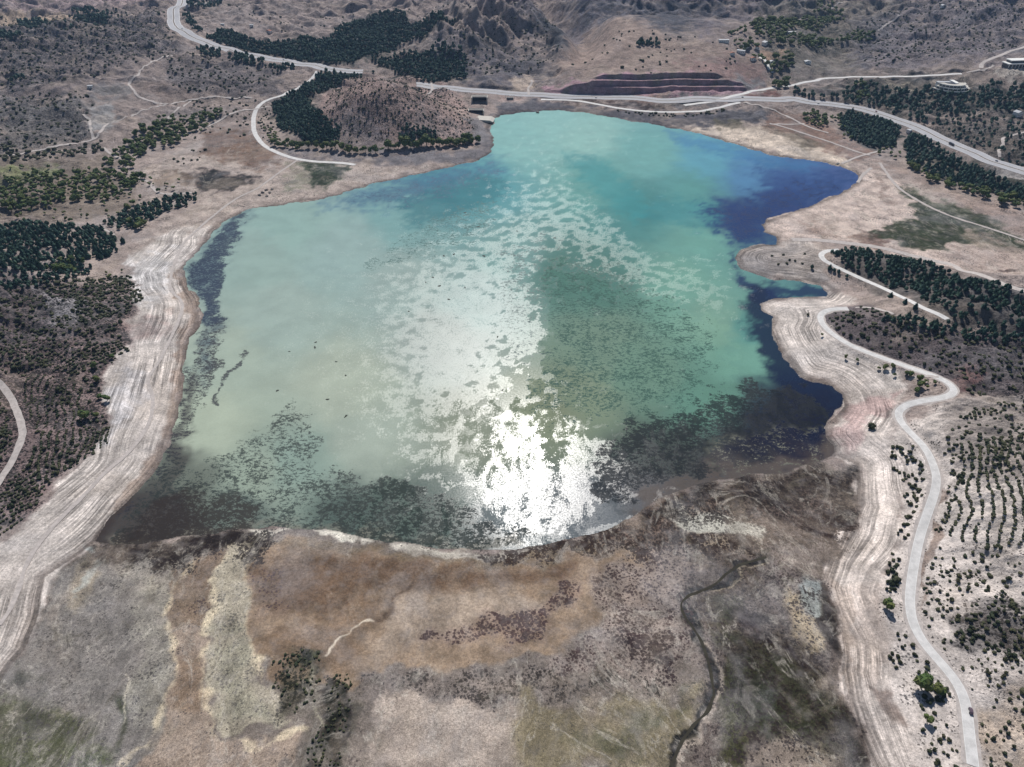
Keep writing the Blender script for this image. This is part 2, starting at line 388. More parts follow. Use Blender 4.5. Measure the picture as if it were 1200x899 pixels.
M = dict(ground=ground_material(), water=water_material(),
    pine=foliage('pine_needles', (.020,.060,.048), (.045,.088,.054), (.010,.028,.024)),
    leaf=foliage('broadleaf_foliage', (.065,.110,.030), (.135,.150,.045), (.028,.045,.016)),
    shrub=foliage('shrub_foliage', (.032,.045,.022), (.080,.080,.038), (.015,.018,.012)),
    bark=plain('bark', (.11,.085,.065)),
    asphalt=plain('pale_asphalt', (.57,.555,.54), .9, .16, .22), motor=plain('motorway_asphalt', (.36,.355,.37), .9, .08, .1),
    mark=plain('road_paint', (.72,.72,.70), .7, .1, .5), gravel=plain('dirt_road', (.43,.385,.36), .95, .2, .35),
    median=plain('median_soil', (.17,.14,.12), .95, .3, .3), concrete=plain('concrete', (.50,.47,.42), .9, .12, .3),
    white=plain('white_render', (.74,.73,.70), .8, .06, .5), tile=plain('roof_tiles', (.30,.13,.085), .85, .2, .9),
    roofgrey=plain('grey_roof', (.42,.43,.45), .7, .1, .5), glass=plain('window_glass', (.03,.04,.05), .1, .05, 1, 0, .6),
    steel=plain('galvanised_steel', (.36,.37,.38), .45, .1, 1, .6), rock=plain('rock', (.20,.18,.165), .95, .3, .6),
    dark=plain('hollow_shade', (.03,.03,.035), .95, .2, 1), weed=plain('water_weed', (.03,.035,.025), .8, .3, 1),
    creek=plain('creek_water', (.04,.036,.026), .8, .3, .2, 0, .1),
    wood=plain('brown_door', (.16,.09,.05), .7, .2, 2), rubber=plain('tyre_rubber', (.02,.02,.02), .8, .1, 3))
def paint(name, c): return plain(name, c, .32, .03, 1, 0, .5)

# ------------------------------------------------------------------ roads: survey lines, then graded into the lattice
def road_line(pts, n=5, avg=9):
    q = smooth_line(pts, n); x, y = at(q[:, 0], q[:, 1])
    P = np.stack([x, y], 1)
    seg = np.sqrt((np.diff(P, axis=0)**2).sum(1)); s = np.concatenate([[0], np.cumsum(seg)])
    step = 4.0 if s[-1] < 900 else 6.0
    t = np.arange(0, s[-1], step); x = np.interp(t, s, P[:, 0]); y = np.interp(t, s, P[:, 1])
    def sm(a, k):
        k = min(k, max(1, len(a)//3)); b = np.concatenate([np.full(k, a[0]), a, np.full(k, a[-1])]); c = np.convolve(b, np.ones(2*k+1)/(2*k+1), 'same'); return c[k:-k]
    x, y = sm(x, 3), sm(y, 3); z = sm(np.maximum(gh(x, y), .25), avg)
    return np.stack([x, y, z], 1)
def grade(L, half, blend):
    x0, x1 = L[:, 0].min()-half-blend, L[:, 0].max()+half+blend; y0, y1 = L[:, 1].min()-half-blend, L[:, 1].max()+half+blend
    m = (XX > x0) & (XX < x1) & (YY > y0) & (YY < y1)
    px, py = XX[m], YY[m]
    Ls = L[::3] if len(L) > 60 else L
    d, arc = pdist(px, py, Ls[:, :2], False)
    s = np.concatenate([[0], np.cumsum(np.sqrt((np.diff(Ls[:, :2], axis=0)**2).sum(1)))])
    z = np.interp(arc, s, Ls[:, 2]); w_ = 1-sstep(half, half+blend, d)
    HH[m] = HH[m]*(1-w_)+z*w_
    return
COAST = [(1141,905),(1138,880),(1134,845),(1130,812),(1115,790),(1092,766),(1073,741),(1066,715),(1067,690),(1073,650),(1081,618),(1091,590),(1098,568),(1096,548),(1086,528),(1072,510),(1057,498),(1050,488),(1054,479),(1072,472),(1098,466),(1120,461),(1119,453),(1101,443),(1070,432),(1040,422),(1010,411),(986,399),(972,388),(961,377),(962,367),(975,363),(1000,361)]
UPPER = [(1112,378),(1105,370),(1075,357),(1050,345),(1025,334),(992,319),(972,309),(961,301),(967,295),(988,293)]
PALE = [(925,281),(950,281),(975,283),(1000,286),(1030,290),(1062,298),(1090,305),(1112,311),(1150,323),(1180,333),(1215,345)]
MOTOR_L = [(225,-14),(212,2),(204,12),(203,25),(216,38),(240,50),(270,59),(300,66),(337,73),(375,78),(405,83),(430,86)]
MOTOR_R = [(485,98),(510,101),(537,105),(570,107),(600,110),(640,112),(680,113),(725,115),(780,117),(830,117),(865,115),(900,116),(935,118),(965,120),(1000,126),(1040,137),(1075,150),(1112,167),(1150,184),(1175,193),(1215,205)]
DAMRD = [(632,117),(662,117),(687,120),(725,127),(750,130),(775,131.5),(812,131),(835,128),(855,123),(870,119)]
LOOP = [(372,82),(368,90),(355,100),(337,109),(315,117),(303,124),(298,135),(297,145),(299,157),(310,171),(330,181),(350,187),(375,190),(400,191),(420,194)]
LOOP2 = [(334,112),(322,119),(308,126),(299,133)]
LEFTRD = [(-10,440),(0,447),(12,465),(22,487),(27,507),(20,530),(10,547),(0,565),(-12,580)]
VILL = [(888,66),(897,70),(900,78),(903,84),(908,88)]
VROAD = [(800,124),(840,118),(868,110),(900,104),(925,101),(950,95),(985,91),(1020,90),(1060,90),(1100,88),(1130,86)]
NE = [(1150,80),(1152,73),(1175,64),(1190,58),(1215,50)]
TRACKS = [[(202,64),(180,72),(165,82),(162,89),(150,97),(159,108),(160,112),(180,120),(197,122),(225,117),(260,114),(300,116)],
 [(197,122),(175,127),(155,135),(127,145),(120,152),(110,164),(80,169),(50,175),(20,181),(-10,186)],
 [(110,164),(106,150),(105,140),(96,134)],[(120,172),(132,182),(145,187)],[(330,122),(300,128),(277,131),(240,150),(205,160)],
 [(150,207),(172,212),(185,226),(205,228),(230,225)],[(100,264),(117,267),(137,277)],[(80,304),(100,292)],
 [(350,187),(329,201),(300,222),(280,231),(250,253),(217,283),(208,300),(200,325),(201,342),(214,354),(211,372),(202,392),(186,425),(172,445),(180,467),(173,500),(150,532),(125,552),(95,585),(75,603),(52,630),(33,655),(22,690),(10,720),(-8,740)],
 [(870,120),(900,127),(917,134),(950,150),(975,157)],[(900,144),(915,148),(940,156),(962,163),(985,171),(1007,179),(1025,183)],[(985,193),(1005,184),(1035,176)],[(900,145),(925,146),(945,145)],
 [(1005,215),(1010,206),(1022,196)],[(998,361),(1020,360),(1040,366),(1052,372)],[(1030,190),(1048,215),(1070,232),(1110,252),(1160,268),(1210,285)],
 [(1172,187),(1170,176),(1178,168),(1172,163),(1190,158),(1210,152)],[(1028,37),(1040,28),(1056,18)],[(973,14),(980,5),(992,2)],
 [(620,112),(619,104),(624,97),(620,92)],[(1105,443),(1080,440),(1060,447)],[(915,28),(935,24),(955,18)],[(505,97),(507,105),(500,112)],
 [(225,117),(195,140),(210,137)],[(215,9),(240,4),(262,-2)],[(1130,86),(1160,80),(1165,74)]]
RD = {}
for nm, pts, half, bl, av in (('MOTOR_L',MOTOR_L,17,12,14),('MOTOR_R',MOTOR_R,17,9,14),('COAST',COAST,5.2,5,6),('UPPER',UPPER,4.5,5,6),('PALE',PALE,6,8,8),
        ('DAMRD',DAMRD,6,5,8),('LOOP',LOOP,5,6,6),('LEFTRD',LEFTRD,4.5,5,5),('VROAD',VROAD,7,8,8),('NE',NE,5,6,5),('VILL',VILL,4,6,5)):
    RD[nm] = road_line(pts, 5, av); grade(RD[nm], half, bl)
print('roads', time.time()-T0)

# ------------------------------------------------------------------ painting of ground colour on the map, with shade painted into the far mountains
UU, VV = chart(XX, YY)
SL = slant(XX, YY)
kx = F/SL; wsc = SL*.007
WXp = XX+wsc*fbm(XX/28, YY/28, 4, 91)*1.6; WYp = YY+wsc*2*fbm(XX/28+40, YY/28, 4, 92)*1.6
UW, VW = chart(WXp, WYp)
FINE = (1-sstep(1.0, 1.12, np.abs(XX)/WID(YY)))*(1-sstep(3200, 3600, YY))*sstep(0, 60, YY)      # the small relief stops where the lattice gets coarse
NZ = fbm(XX/16, YY/16, 5, 95, .6)*FINE; NZ2 = fbm(XX/60, YY/60, 4, 96)*FINE
BASE = np.zeros(XX.shape+(3,), np.float32)+lin('#85797c').astype(np.float32)
SPK = np.zeros(XX.shape+(4,), np.float32); SPK[..., :3] = lin('#2e2c2c'); 
def chart_pts(pts):
    W = wpoly(pts); return np.stack(chart(W[:, 0], W[:, 1]), 1)
def mask(pts, soft=5, nz=.5, width=None, warp=True):
    Q = chart_pts(pts)
    mg = soft*3+8+(width or 0)
    U_, V_ = (UW, VW) if warp else (UU, VV)
    m = (U_ > Q[:, 0].min()-mg) & (U_ < Q[:, 0].max()+mg) & (V_ > Q[:, 1].min()-mg) & (V_ < Q[:, 1].max()+mg)
    a = np.zeros(int(m.sum()), np.float32)
    if width is None: d = pdist(U_[m], V_[m], Q)
    else: d = width/2-pdist(U_[m], V_[m], smooth_line(Q, 3) if len(Q) > 2 else Q, False)[0]
    a = sstep(-soft, soft, d+nz*soft*NZ[m]*2.2)
    return m, a
def P(pts, col, al=1., soft=5, nz=.6, width=None, inn=0.):
    m, a = mask(pts, soft, nz, width); a = a*al
    if inn: a = a*np.clip(1-inn+inn*(NZ[m]+NZ2[m])*1.6+inn*.4, 0, 1)
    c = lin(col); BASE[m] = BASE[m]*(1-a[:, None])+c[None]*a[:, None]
def S(pts, col, dens, soft=6, nz=.7, width=None, add=False):
    m, a = mask(pts, soft, nz, width)
    c = lin(col); d0 = SPK[m]
    d0[:, :3] = d0[:, :3]*(1-a[:, None])+c[None]*a[:, None]
    d0[:, 3] = d0[:, 3]*(1-a)+a*dens if not add else np.maximum(d0[:, 3], a*dens)
    SPK[m] = d0
STR = np.zeros(XX.shape, np.float32); REL = np.full(XX.shape, .55, np.float32)
# base tone of the far and near country
farf = sstep(900, 2300, YY)[..., None]
BASE[:] = lin('#9f918a')*(1-farf)+lin('#9c8d88')*farf
t_ = np.clip(.5+.9*NZ2, 0, 1)[..., None]
BASE[:] = BASE*(1-t_*.35)+lin('#a08f86')*t_*.35
SPK[..., 3] = .38+.14*NZ2+.06*farf[..., 0]
SPK[..., :3] = lin('#3a3836')
WHOLE_L = [(-80,330),(60,330),(160,330),(170,360),(145,420),(125,450),(130,500),(110,530),(60,575),(30,610),(-80,660)]
P(WHOLE_L, '#8b7b78', 1, 8); S(WHOLE_L, '#2d2b2a', .62)
P([(-60,395),(100,385),(130,440),(125,520),(40,600),(-60,620)], '#937f7c', .8, 10)
P([(-60,330),(90,340),(90,380),(40,420),(-60,400)], '#7d6a6c', .8, 10, inn=.4)
P([(45,340),(92,350),(88,375),(60,380)], '#a3a0a2', .8, 5)
P([(-60,180),(120,185),(150,210),(170,250),(60,260),(-60,255)], '#8b7e72', .9, 7)
P([(-20,200),(60,196),(75,205),(40,212),(-20,215)], '#8f9468', .9, 4)
P([(-60,0),(90,0),(180,-2),(175,5),(85,9),(-60,10)], '#a89493', 1, 2); P([(-60,11),(50,11),(84,13),(86,25),(60,27),(-60,26)], '#b5a08c', 1, 3)
P([(100,100),(152,98),(155,114),(105,116)], '#8d8886', 1, 4); P([(102,122),(135,122),(133,145),(122,155),(108,160),(105,140)], '#989594', 1, 4)
S([(100,98),(152,98),(155,114),(134,122),(133,145),(110,160),(105,140),(100,116)], '#3a3836', .1, 4)
P([(160,90),(220,95),(235,115),(200,118),(165,112)], '#96867f', 1, 5)
P([(135,45),(190,35),(230,55),(200,60),(160,60)], '#9a8d8a', .9, 5)
P([(0,35),(110,25),(180,10),(200,60),(110,100),(0,140)], '#6f6a74', .55, 12, inn=.5); S([(0,25),(190,15),(200,60),(110,80),(0,120)], '#2c333c', .62, 10)
P([(0,120),(100,120),(105,165),(0,180)], '#83807e', .8, 8); S([(0,115),(100,118),(105,160),(0,178)], '#3c3b40', .62)
P([(190,70),(330,80),(330,112),(270,112),(200,100)], '#837a7b', .9, 6); S([(190,62),(330,78),(330,112),(200,112)], '#3b3c40', .5)
P([(250,0),(560,-10),(640,10),(560,40),(430,20),(380,38),(300,45),(240,40),(220,30)], '#a2938d', .9, 6); S([(250,0),(560,-10),(640,30),(430,20),(300,40)], '#4c4a48', .38)
P([(225,0),(262,0),(262,25),(228,25)], '#9a8b84', .8, 4)
FOREST = [[(240,45),(262,36),(300,50),(345,47),(392,40),(398,32),(420,26),(440,18),(475,16),(500,20),(536,23),(512,29),(500,34),(500,44),(480,49),(465,55),(462,61),(448,64),(430,66),(410,75),(370,77),(330,70),(290,62)],
          [(434,67),(470,64),(500,62),(545,66),(548,93),(500,97),(468,88),(440,76)],
          [(318,124),(335,112),(352,104),(362,118),(372,132),(388,142),(398,152),(398,166),(362,168),(328,152)],
          [(350,106),(362,98),(380,90),(410,84),(440,86),(400,98),(372,110),(356,116)],
          [(984,134),(1000,132),(1040,143),(1054,152),(1048,172),(1025,176),(1003,166),(986,152)]]
for f in FOREST: P(f, '#33443e', .95, 3)
P([(470,40),(545,60),(520,75),(445,60)], '#978a83', .7, 4)
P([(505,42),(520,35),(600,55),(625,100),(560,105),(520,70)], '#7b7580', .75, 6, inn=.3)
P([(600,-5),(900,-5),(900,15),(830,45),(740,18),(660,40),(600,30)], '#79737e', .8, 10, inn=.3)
P([(530,48),(548,40),(590,42),(600,60),(575,62),(560,68),(545,60)], '#4a505c', .8, 4, .9, inn=.3)  # shadow pocket in the rock mass: bluish shade painted over rock and scrub
P([(625,20),(650,30),(665,50),(690,45),(710,38),(700,50),(675,60),(650,62),(640,45)], '#434b5a', .85, 4, .9)  # gorge shadow painted in as dark blue colour
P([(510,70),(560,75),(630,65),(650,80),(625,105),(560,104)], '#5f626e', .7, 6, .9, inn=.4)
P([(735,15),(790,-2),(850,0),(840,20),(800,45),(765,35)], '#565b6a', .8, 6, .9, inn=.3)  # slope right of the gorge: dark rock and scrub with blue shade painted in
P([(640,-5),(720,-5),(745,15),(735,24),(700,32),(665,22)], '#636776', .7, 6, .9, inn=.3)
P([(660,60),(690,35),(735,22),(790,45),(880,60),(900,100),(830,90),(700,88),(650,92)], '#a28f85', 1, 4); S([(650,60),(735,24),(900,60),(900,95),(700,88)], '#4b4644', .28)
P([(640,103),(665,98),(700,90),(760,87),(810,88),(845,97),(870,103),(890,104),(868,112),(800,113),(640,110)], '#ab8a92', 1, 1.5, .2); S([(640,110),(700,90),(810,88),(880,104),(800,113)], '#7a5f6c', .3)
P([(790,74),(860,70),(900,85),(895,100),(850,95),(800,88)], '#9d807c', .8, 5)
P([(868,92),(890,88),(893,102),(870,104)], '#8c898b', 1, 3)
P([(0+768,122),(780,113),(800,110),(835,112),(845,122),(800,125)], '#7b7779', 1, 2)
P([(735,112),(780,112),(765,121),(740,122)], '#957b70', 1, 3)
P([(660,118),(720,118),(790,126),(780,131),(700,124)], '#584440', 1, 2)
P([(600,92),(625,88),(626,100),(610,108),(600,106)], '#bba999', .9, 3)
P([(870,112),(905,107),(920,114),(900,117)], '#8a5f59', .9, 2)
P([(580,110),(600,112),(615,118),(590,120)], '#b29a90', .9, 2)
P([(895,-5),(1060,-5),(1030,60),(1010,85),(930,95),(890,60)], '#7c7a70', .7, 8, inn=.3); S([(880,20),(960,10),(1000,30),(1010,55),(950,60),(905,90),(900,50)], '#27332c', .62)
P([(925,30),(950,23),(955,27),(935,38)], '#b1a08e', 1, 2); P([(887,58),(915,56),(926,64),(905,72),(890,66)], '#b0947f', 1, 2)
P([(1000,30),(1080,0),(1200,-5),(1220,60),(1100,85),(1000,88)], '#7f7a84', .7, 10, inn=.3); S([(1000,30),(1080,0),(1220,0),(1220,60),(1000,80)], '#333a48', .52)
P([(950,88),(1060,82),(1140,72),(1148,80),(1060,92),(960,95)], '#9b8e87', .9, 3)
P([(1050,88),(1085,92),(1120,88),(1160,100),(1220,95),(1220,140),(1150,130),(1080,140),(1000,120),(960,110),(940,105),(1000,95)], '#66655f', .85, 5, inn=.2); S([(1000,95),(1220,95),(1220,140),(1080,140),(960,110)], '#2a302c', .6)
P([(1030,97),(1070,98),(1075,104),(1035,104)], '#a79c8c', 1, 2)
P([(1180,74),(1200,74),(1215,95),(1185,96),(1168,86)], '#b9b0a6', .9, 2); P([(1096,98),(1130,92),(1136,104),(1100,108)], '#b0a295', .8, 2)
P([(1075,150),(1130,140),(1220,145),(1220,200),(1160,185)], '#7b726c', .8, 5); S([(1075,150),(1220,140),(1220,200)], '#33352f', .6)
P([(1060,160),(1110,180),(1160,200),(1220,215),(1220,238),(1150,222),(1065,195)], '#585a4e', .9, 4)
P([(1158,196),(1215,206),(1215,215),(1175,209),(1160,203)], '#a49e9a', 1, 2)
# hill
P([(380,108),(420,90),(480,88),(520,100),(545,120),(560,150),(560,172),(470,175),(400,172),(372,135)], '#ab938b', 1, 5); S([(380,108),(420,90),(480,88),(520,100),(560,150),(560,172),(400,172)], '#403b3c', .56)
P([(395,150),(450,150),(460,172),(400,172)], '#8c8486', .8, 6)
P([(545,135),(570,142),(578,165),(572,182),(540,188),(420,190),(420,184),(530,180),(555,172)], '#837e80', 1, 3)
P([(300,170),(345,178),(400,183),(470,182),(555,176),(572,160),(579,170),(570,188),(520,192),(420,190),(350,187),(315,176)], '#7c777b', .9, 3)
# rock armoured bank at the far end
P([(575,136),(590,122),(640,118),(720,128),(780,133),(850,130),(905,128),(900,142),(830,150),(800,152),(740,142),(655,130)], '#66636b', 1, 2)
P([(800,148),(860,147),(905,150),(960,165),(990,178),(1000,200),(950,190),(870,172),(830,160)], '#c2b3a4', 1, 3)
P([(835,142),(870,140),(872,150),(845,151)], '#6f6a58', .9, 3)
P([(900,128),(960,140),(990,160),(1030,182),(1000,186),(950,170),(900,150)], '#947769', .95, 5); P([(905,152),(940,158),(970,172),(940,172)], '#6b6655', .7, 4)
# left flats
P([(150,205),(230,165),(290,158),(330,185),(500,198),(440,215),(330,240),(270,256),(245,275),(215,310),(150,300),(190,260),(230,240),(225,225)], '#a99b92', 1, 5)
P([(235,155),(290,152),(325,180),(330,195),(290,195),(240,185)], '#80624f', .9, 5, inn=.2)
P([(205,205),(260,200),(300,210),(270,225),(235,222),(225,215)], '#33212a', 1, 4, .9); P([(170,200),(230,205),(235,215),(190,215)], '#93806f', .7, 4)
P([(352,190),(390,192),(410,196),(395,212),(380,222),(360,210)], '#3e5236', 1, 3); P([(335,192),(360,192),(365,220),(330,225),(340,205)], '#7c7f68', .7, 4, inn=.4)
P([(185,285),(215,275),(208,292),(188,296)], '#77704f', .9, 3); P([(190,325),(198,325),(198,340),(192,340)], '#4f5138', .9, 2); P([(197,368),(212,364),(205,382),(193,392)], '#5e573f', .9, 3)
# beaches left
BEACH_L = [(245,270),(215,310),(236,360),(220,400),(212,460),(205,500),(190,540),(160,575),(125,610),(112,632),(60,680),(50,720),(18,775),(0,800),(-80,880),(-80,660),(0,640),(40,605),(75,558),(115,522),(130,495),(118,470),(122,440),(145,412),(160,370),(160,330),(150,305),(200,268)]
P(BEACH_L, '#b9b0a9', 1, 4); S(BEACH_L, '#6c625e', .12); 
P([(150,310),(200,290),(195,340),(180,360),(160,355)], '#b8b5b4', .8, 8); P([(120,520),(170,470),(180,440),(150,430),(125,460),(132,500)], '#b0adae', .8, 8)
P([(130,375),(200,370),(190,395),(140,400)], '#a28a84', .7, 8, inn=.3)
P([(215,310),(236,360),(220,400),(212,460),(205,500),(190,540),(160,575),(125,610),(118,605),(150,570),(178,540),(192,500),(200,455),(207,400),(222,370),(205,320)], '#a08d80', .85, 4)
# strand zones
def strand(pts, v, soft=6):
    m, a = mask(pts, soft, .2); STR[m] = STR[m]*(1-a)+a*v
strand(BEACH_L, .95)
BEACH_R = [(860,286),(930,280),(960,290),(960,330),(1000,350),(960,372),(965,400),(1040,430),(1060,450),(1050,475),(1045,500),(1060,520),(1062,560),(1050,640),(1030,700),(1040,760),(1060,830),(1080,905),(1020,905),(1005,860),(990,815),(981,780),(986,745),(978,715),(968,690),(975,655),(996,620),(1008,590),(995,545),(976,524),(965,505),(976,489),(986,476),(980,452),(940,444),(905,400),(885,355),(960,345),(905,328),(862,310)]
LANDR = [(1050,495),(1120,470),(1220,465),(1220,910),(1060,910),(1040,800),(1030,700),(1050,640),(1065,560)]
P(LANDR, '#bdb3ac', 1, 6); S(LANDR, '#4a4542', .38)
P([(1110,470),(1220,465),(1220,560),(1130,560),(1100,520)], '#9a908a', .8, 8); S([(1110,470),(1220,465),(1220,600),(1130,600),(1100,520)], '#34312f', .28)
P([(1115,725),(1160,715),(1220,690),(1220,760),(1160,770),(1110,755)], '#75706f', .85, 6, inn=.2); S([(1115,725),(1220,690),(1220,765),(1110,755)], '#2d2b2c', .6)
P([(1145,830),(1220,800),(1220,905),(1160,905)], '#b8a28b', .6, 8, inn=.5)
P(BEACH_R, '#beb3ab', 1, 4); S(BEACH_R, '#7a6c66', .12); strand(BEACH_R, .85)
P([(865,288),(905,284),(960,292),(965,330),(905,328),(866,310)], '#918a87', .9, 4)
P([(985,480),(1050,455),(1045,480),(1010,500),(1000,530),(975,515)], '#b59a95', .8, 6)
P([(975,680),(1000,690),(1000,760),(990,800),(985,720)], '#a8978a', .6, 4); P([(1000,690),(1035,690),(1045,760),(1030,800),(1000,780)], '#b3a49a', .6, 6)
P([(1020,800),(1055,815),(1060,850),(1035,835)], '#806b60', .7, 4, inn=.4)
P([(1085,600),(1100,560),(1104,570),(1094,640),(1082,700),(1080,720),(1078,690)], '#8f7b6f', .8, 2)
P([(960,355),(1060,440),(1055,455),(1000,445),(960,420),(925,430),(900,390),(905,362)], '#bdb4ad', .8, 5)
RHILL = [(965,362),(1010,358),(1060,375),(1130,395),(1220,400),(1220,465),(1140,465),(1115,450),(1040,420),(975,395)]
P(RHILL, '#796e6f', 1, 4); S(RHILL, '#2f2b2d', .5); P([(1120,455),(1130,430),(1150,420),(1145,440),(1135,460)], '#93706c', .8, 4)
P([(975,298),(1050,302),(1110,318),(1220,352),(1220,400),(1110,378),(1050,345),(990,318)], '#77706c', 1, 4)
P([(975,283),(1060,296),(1220,340),(1220,290),(1150,262),(1060,215),(1010,195),(1008,211),(905,256),(895,272),(930,280)], '#bbaaa0', 1, 4)
P([(1012,275),(1045,262),(1070,255),(1072,245),(1055,220),(1062,218),(1090,235),(1150,250),(1200,285),(1200,300),(1120,285),(1085,295),(1050,285)], '#4a5638', 1, 3, .9)
P([(1060,215),(1100,232),(1140,250),(1100,245)], '#a29b93', .6, 5, inn=.4)
P([(1130,265),(1220,300),(1220,335),(1150,318),(1100,300),(1130,290)], '#a59389', .8, 5, inn=.3); P([(1010,190),(1060,205),(1220,285),(1220,255),(1100,215),(1040,190)], '#a08d83', .9, 4)
P([(935,262),(960,258),(975,272),(950,275)], '#8e776b', .7, 5, inn=.4); P([(990,280),(1010,272),(1050,284),(1040,292)], '#82665c', .8, 3); P([(1028,202),(1040,225),(1048,240),(1035,235)], '#8f7a70', .7, 3)
P([(1172,310),(1184,312),(1182,320),(1172,318)], '#5a4440', .9, 2)
# ---- the dry lakebed
BED = [(112,632),(128,640),(220,628),(320,617),(420,627),(520,643),(610,641),(655,636),(740,606),(770,584),(860,560),(955,543),(995,545)]+BED_R[1:]+BED_L[::-1]
BED = [(u, min(v, 940)) for u, v in BED]
P(BED, '#8a7f76', 1, 2, .3); S(BED, '#5c5250', .34)
P([(110,640),(200,650),(215,700),(200,760),(200,840),(160,905),(-40,905),(0,800),(50,720),(60,680)], '#8a8580', .9, 8, inn=.15); S([(110,660),(200,660),(200,840),(150,905),(0,905),(40,760)], '#625d5a', .42)
P([(130,640),(200,640),(225,655),(205,690),(170,700),(140,690)], '#a39c90', .6, 8, inn=.3)
P([(170,680),(205,700),(200,830),(180,870),(150,830),(160,730)], '#a09b8c', .6, 8, inn=.4)
P([(-40,815),(60,830),(130,870),(130,905),(-40,905)], '#62683f', .85, 14, inn=.3); P([(20,780),(60,790),(55,860),(20,850)], '#5b5c50', .7, 8, inn=.5)
P([(90,870),(120,880),(105,905),(85,905)], '#4f5a34', .7, 5, inn=.5); P([(140,820),(150,830),(143,890),(135,880)], '#4c5238', .8, 4)
P([(143,800),(149,812),(147,830),(140,850)], '#c0b7a4', .7, 1.5, .3, width=1.6)
P([(100,650),(118,655),(112,690),(88,715),(82,700)], '#ab9d86', .6, 6, inn=.4); P([(100,640),(118,650),(105,675),(92,690)], '#a3aeac', .6, 3, .6, 5)
P([(205,662),(258,648),(252,700),(240,738),(203,738),(191,708)], '#8d7a68', 1, 2); P([(225,655),(256,650),(250,695),(215,700)], '#857467', .5, 6)
P([(203,738),(240,738),(242,790),(246,845),(275,870),(345,868),(340,905),(160,905),(195,850),(200,800)], '#a08f80', 1, 3); P([(200,770),(240,760),(240,830),(205,830)], '#90775f', .6, 8)
P([(262,640),(300,625),(296,680),(290,740),(300,790),(320,800),(340,850),(275,862),(248,842),(240,735)], '#a79e8c', 1, 3, .8); S([(262,640),(296,640),(290,740),(330,850),(248,842),(240,735)], '#77736a', .45)
P([(250,735),(285,735),(290,790),(320,850),(255,840)], '#93917f', .6, 10, inn=.3)
for ln, wd in (([(262,645),(253,690),(246,720),(240,745),(241,790),(246,835),(262,860),(290,872),(320,872),(352,861)], 5), ([(232,655),(208,680),(192,708),(200,745),(202,790),(196,825),(178,858),(155,885),(140,905)], 4), ([(292,660),(292,700),(288,738),(296,770),(308,795)], 3.5)):
    P(ln, '#c6b79c', .7, 3.6, 1.0, wd)
CEN = [(297,650),(330,632),(400,640),(480,652),(560,662),(640,660),(720,650),(800,645),(830,665),(770,700),(700,735),(640,762),(560,780),(450,785),(420,800),(320,795),(298,770),(288,738),(293,700)]
P(CEN, '#9d8873', 1, 4); S(CEN, '#5c4b45', .0)
P([(297,655),(400,645),(480,655),(600,668),(700,662),(650,680),(540,690),(450,690),(380,720),(300,700)], '#7d6450', .85, 14); P([(297,740),(360,735),(430,700),(470,690),(440,735),(420,780),(320,795)], '#8b735d', .7, 8)
P([(450,700),(600,690),(660,700),(600,730),(500,745),(440,780)], '#a39485', .7, 12)
P([(380,770),(400,752),(425,738),(438,728)], '#cfc3b0', .85, 1.5, .8, 3); P([(438,728),(460,705),(482,682)], '#6f563f', .7, 2, .5, 5)
P([(300,640),(400,632),(500,650),(600,652),(700,636),(745,620),(700,648),(600,664),(480,658),(380,642),(320,645)], '#8d7c66', .8, 5)
SHL = [(220,625),(320,617),(420,627),(520,643),(610,641),(655,636),(740,606),(770,584),(860,560),(955,543)]
P([(400,622),(470,640),(520,650),(560,652),(600,648),(640,645)], '#c4bfb4', .7, 3, 1, 7)
S([(120,625),(220,628),(320,618),(325,640),(300,660),(270,650),(210,665),(140,665),(108,650)], '#2a201f', .74, 9); P([(120,625),(225,630),(215,650),(140,655),(112,645)], '#6d6258', .8, 6)
S([(295,662),(340,655),(345,700),(300,720)], '#5c4747', .52, 6); P([(300,690),(340,690),(335,720),(300,725)], '#917d6e', .5, 6)
S([(200,715),(250,715),(245,728),(205,728)], '#5c4a46', .45, 3)
S([(560,650),(640,640),(740,612),(790,590),(900,566),(1000,570),(1000,640),(900,650),(800,655),(700,655),(640,655),(600,665)], '#33241f', .74, 5)
P([(700,640),(760,590),(860,568),(960,550),(1000,560),(995,620),(900,625),(800,640)], '#7d695c', .85, 6); P([(780,610),(800,598),(850,600),(895,615),(890,632),(820,632)], '#b4b2a6', .9, 4); S([(780,610),(850,600),(895,615),(890,632),(820,632)], '#77736c', .5, 4)
P([(865,565),(1000,560),(1005,590),(985,640),(930,640),(890,600)], '#6c5d57', .85, 9); P([(930,560),(990,545),(1003,590),(985,600)], '#776d62', .6, 8)
P([(830,635),(895,630),(900,650),(870,665),(800,670)], '#a39179', .6, 6)
ARC = [(490,745),(540,733),(580,728),(620,712),(650,690),(678,675),(680,700),(660,722),(630,742),(600,752),(550,750),(500,750)]
S(ARC, '#4a3334', .66, 5); P(ARC, '#8b7570', .35, 8)
S([(440,738),(700,690),(700,790),(440,790)], '#53403f', .2, 10, add=True)
SR = [(690,670),(800,640),(840,680),(850,760),(800,780),(760,800),(700,790),(640,790),(640,770),(700,735)]
P(SR, '#94877f', .8, 8); S(SR, '#4c3b3a', .56, 8); S([(720,740),(790,735),(800,790),(740,800)], '#36262a', .66, 8)
P([(430,790),(560,785),(640,790),(640,830),(560,850),(470,820),(430,830)], '#8d827b', .9, 6); S([(430,790),(600,785),(660,800),(600,820),(450,815)], '#48423f', .56, 6)
P([(445,820),(560,815),(620,830),(610,905),(430,905),(440,860)], '#aa9c90', 1, 7); S([(460,825),(600,830),(610,905),(430,905)], '#8b7d74', .3)
S([(540,800),(640,790),(760,790),(820,830),(780,860),(700,850),(640,830),(560,815)], '#3d3733', .56, 8)
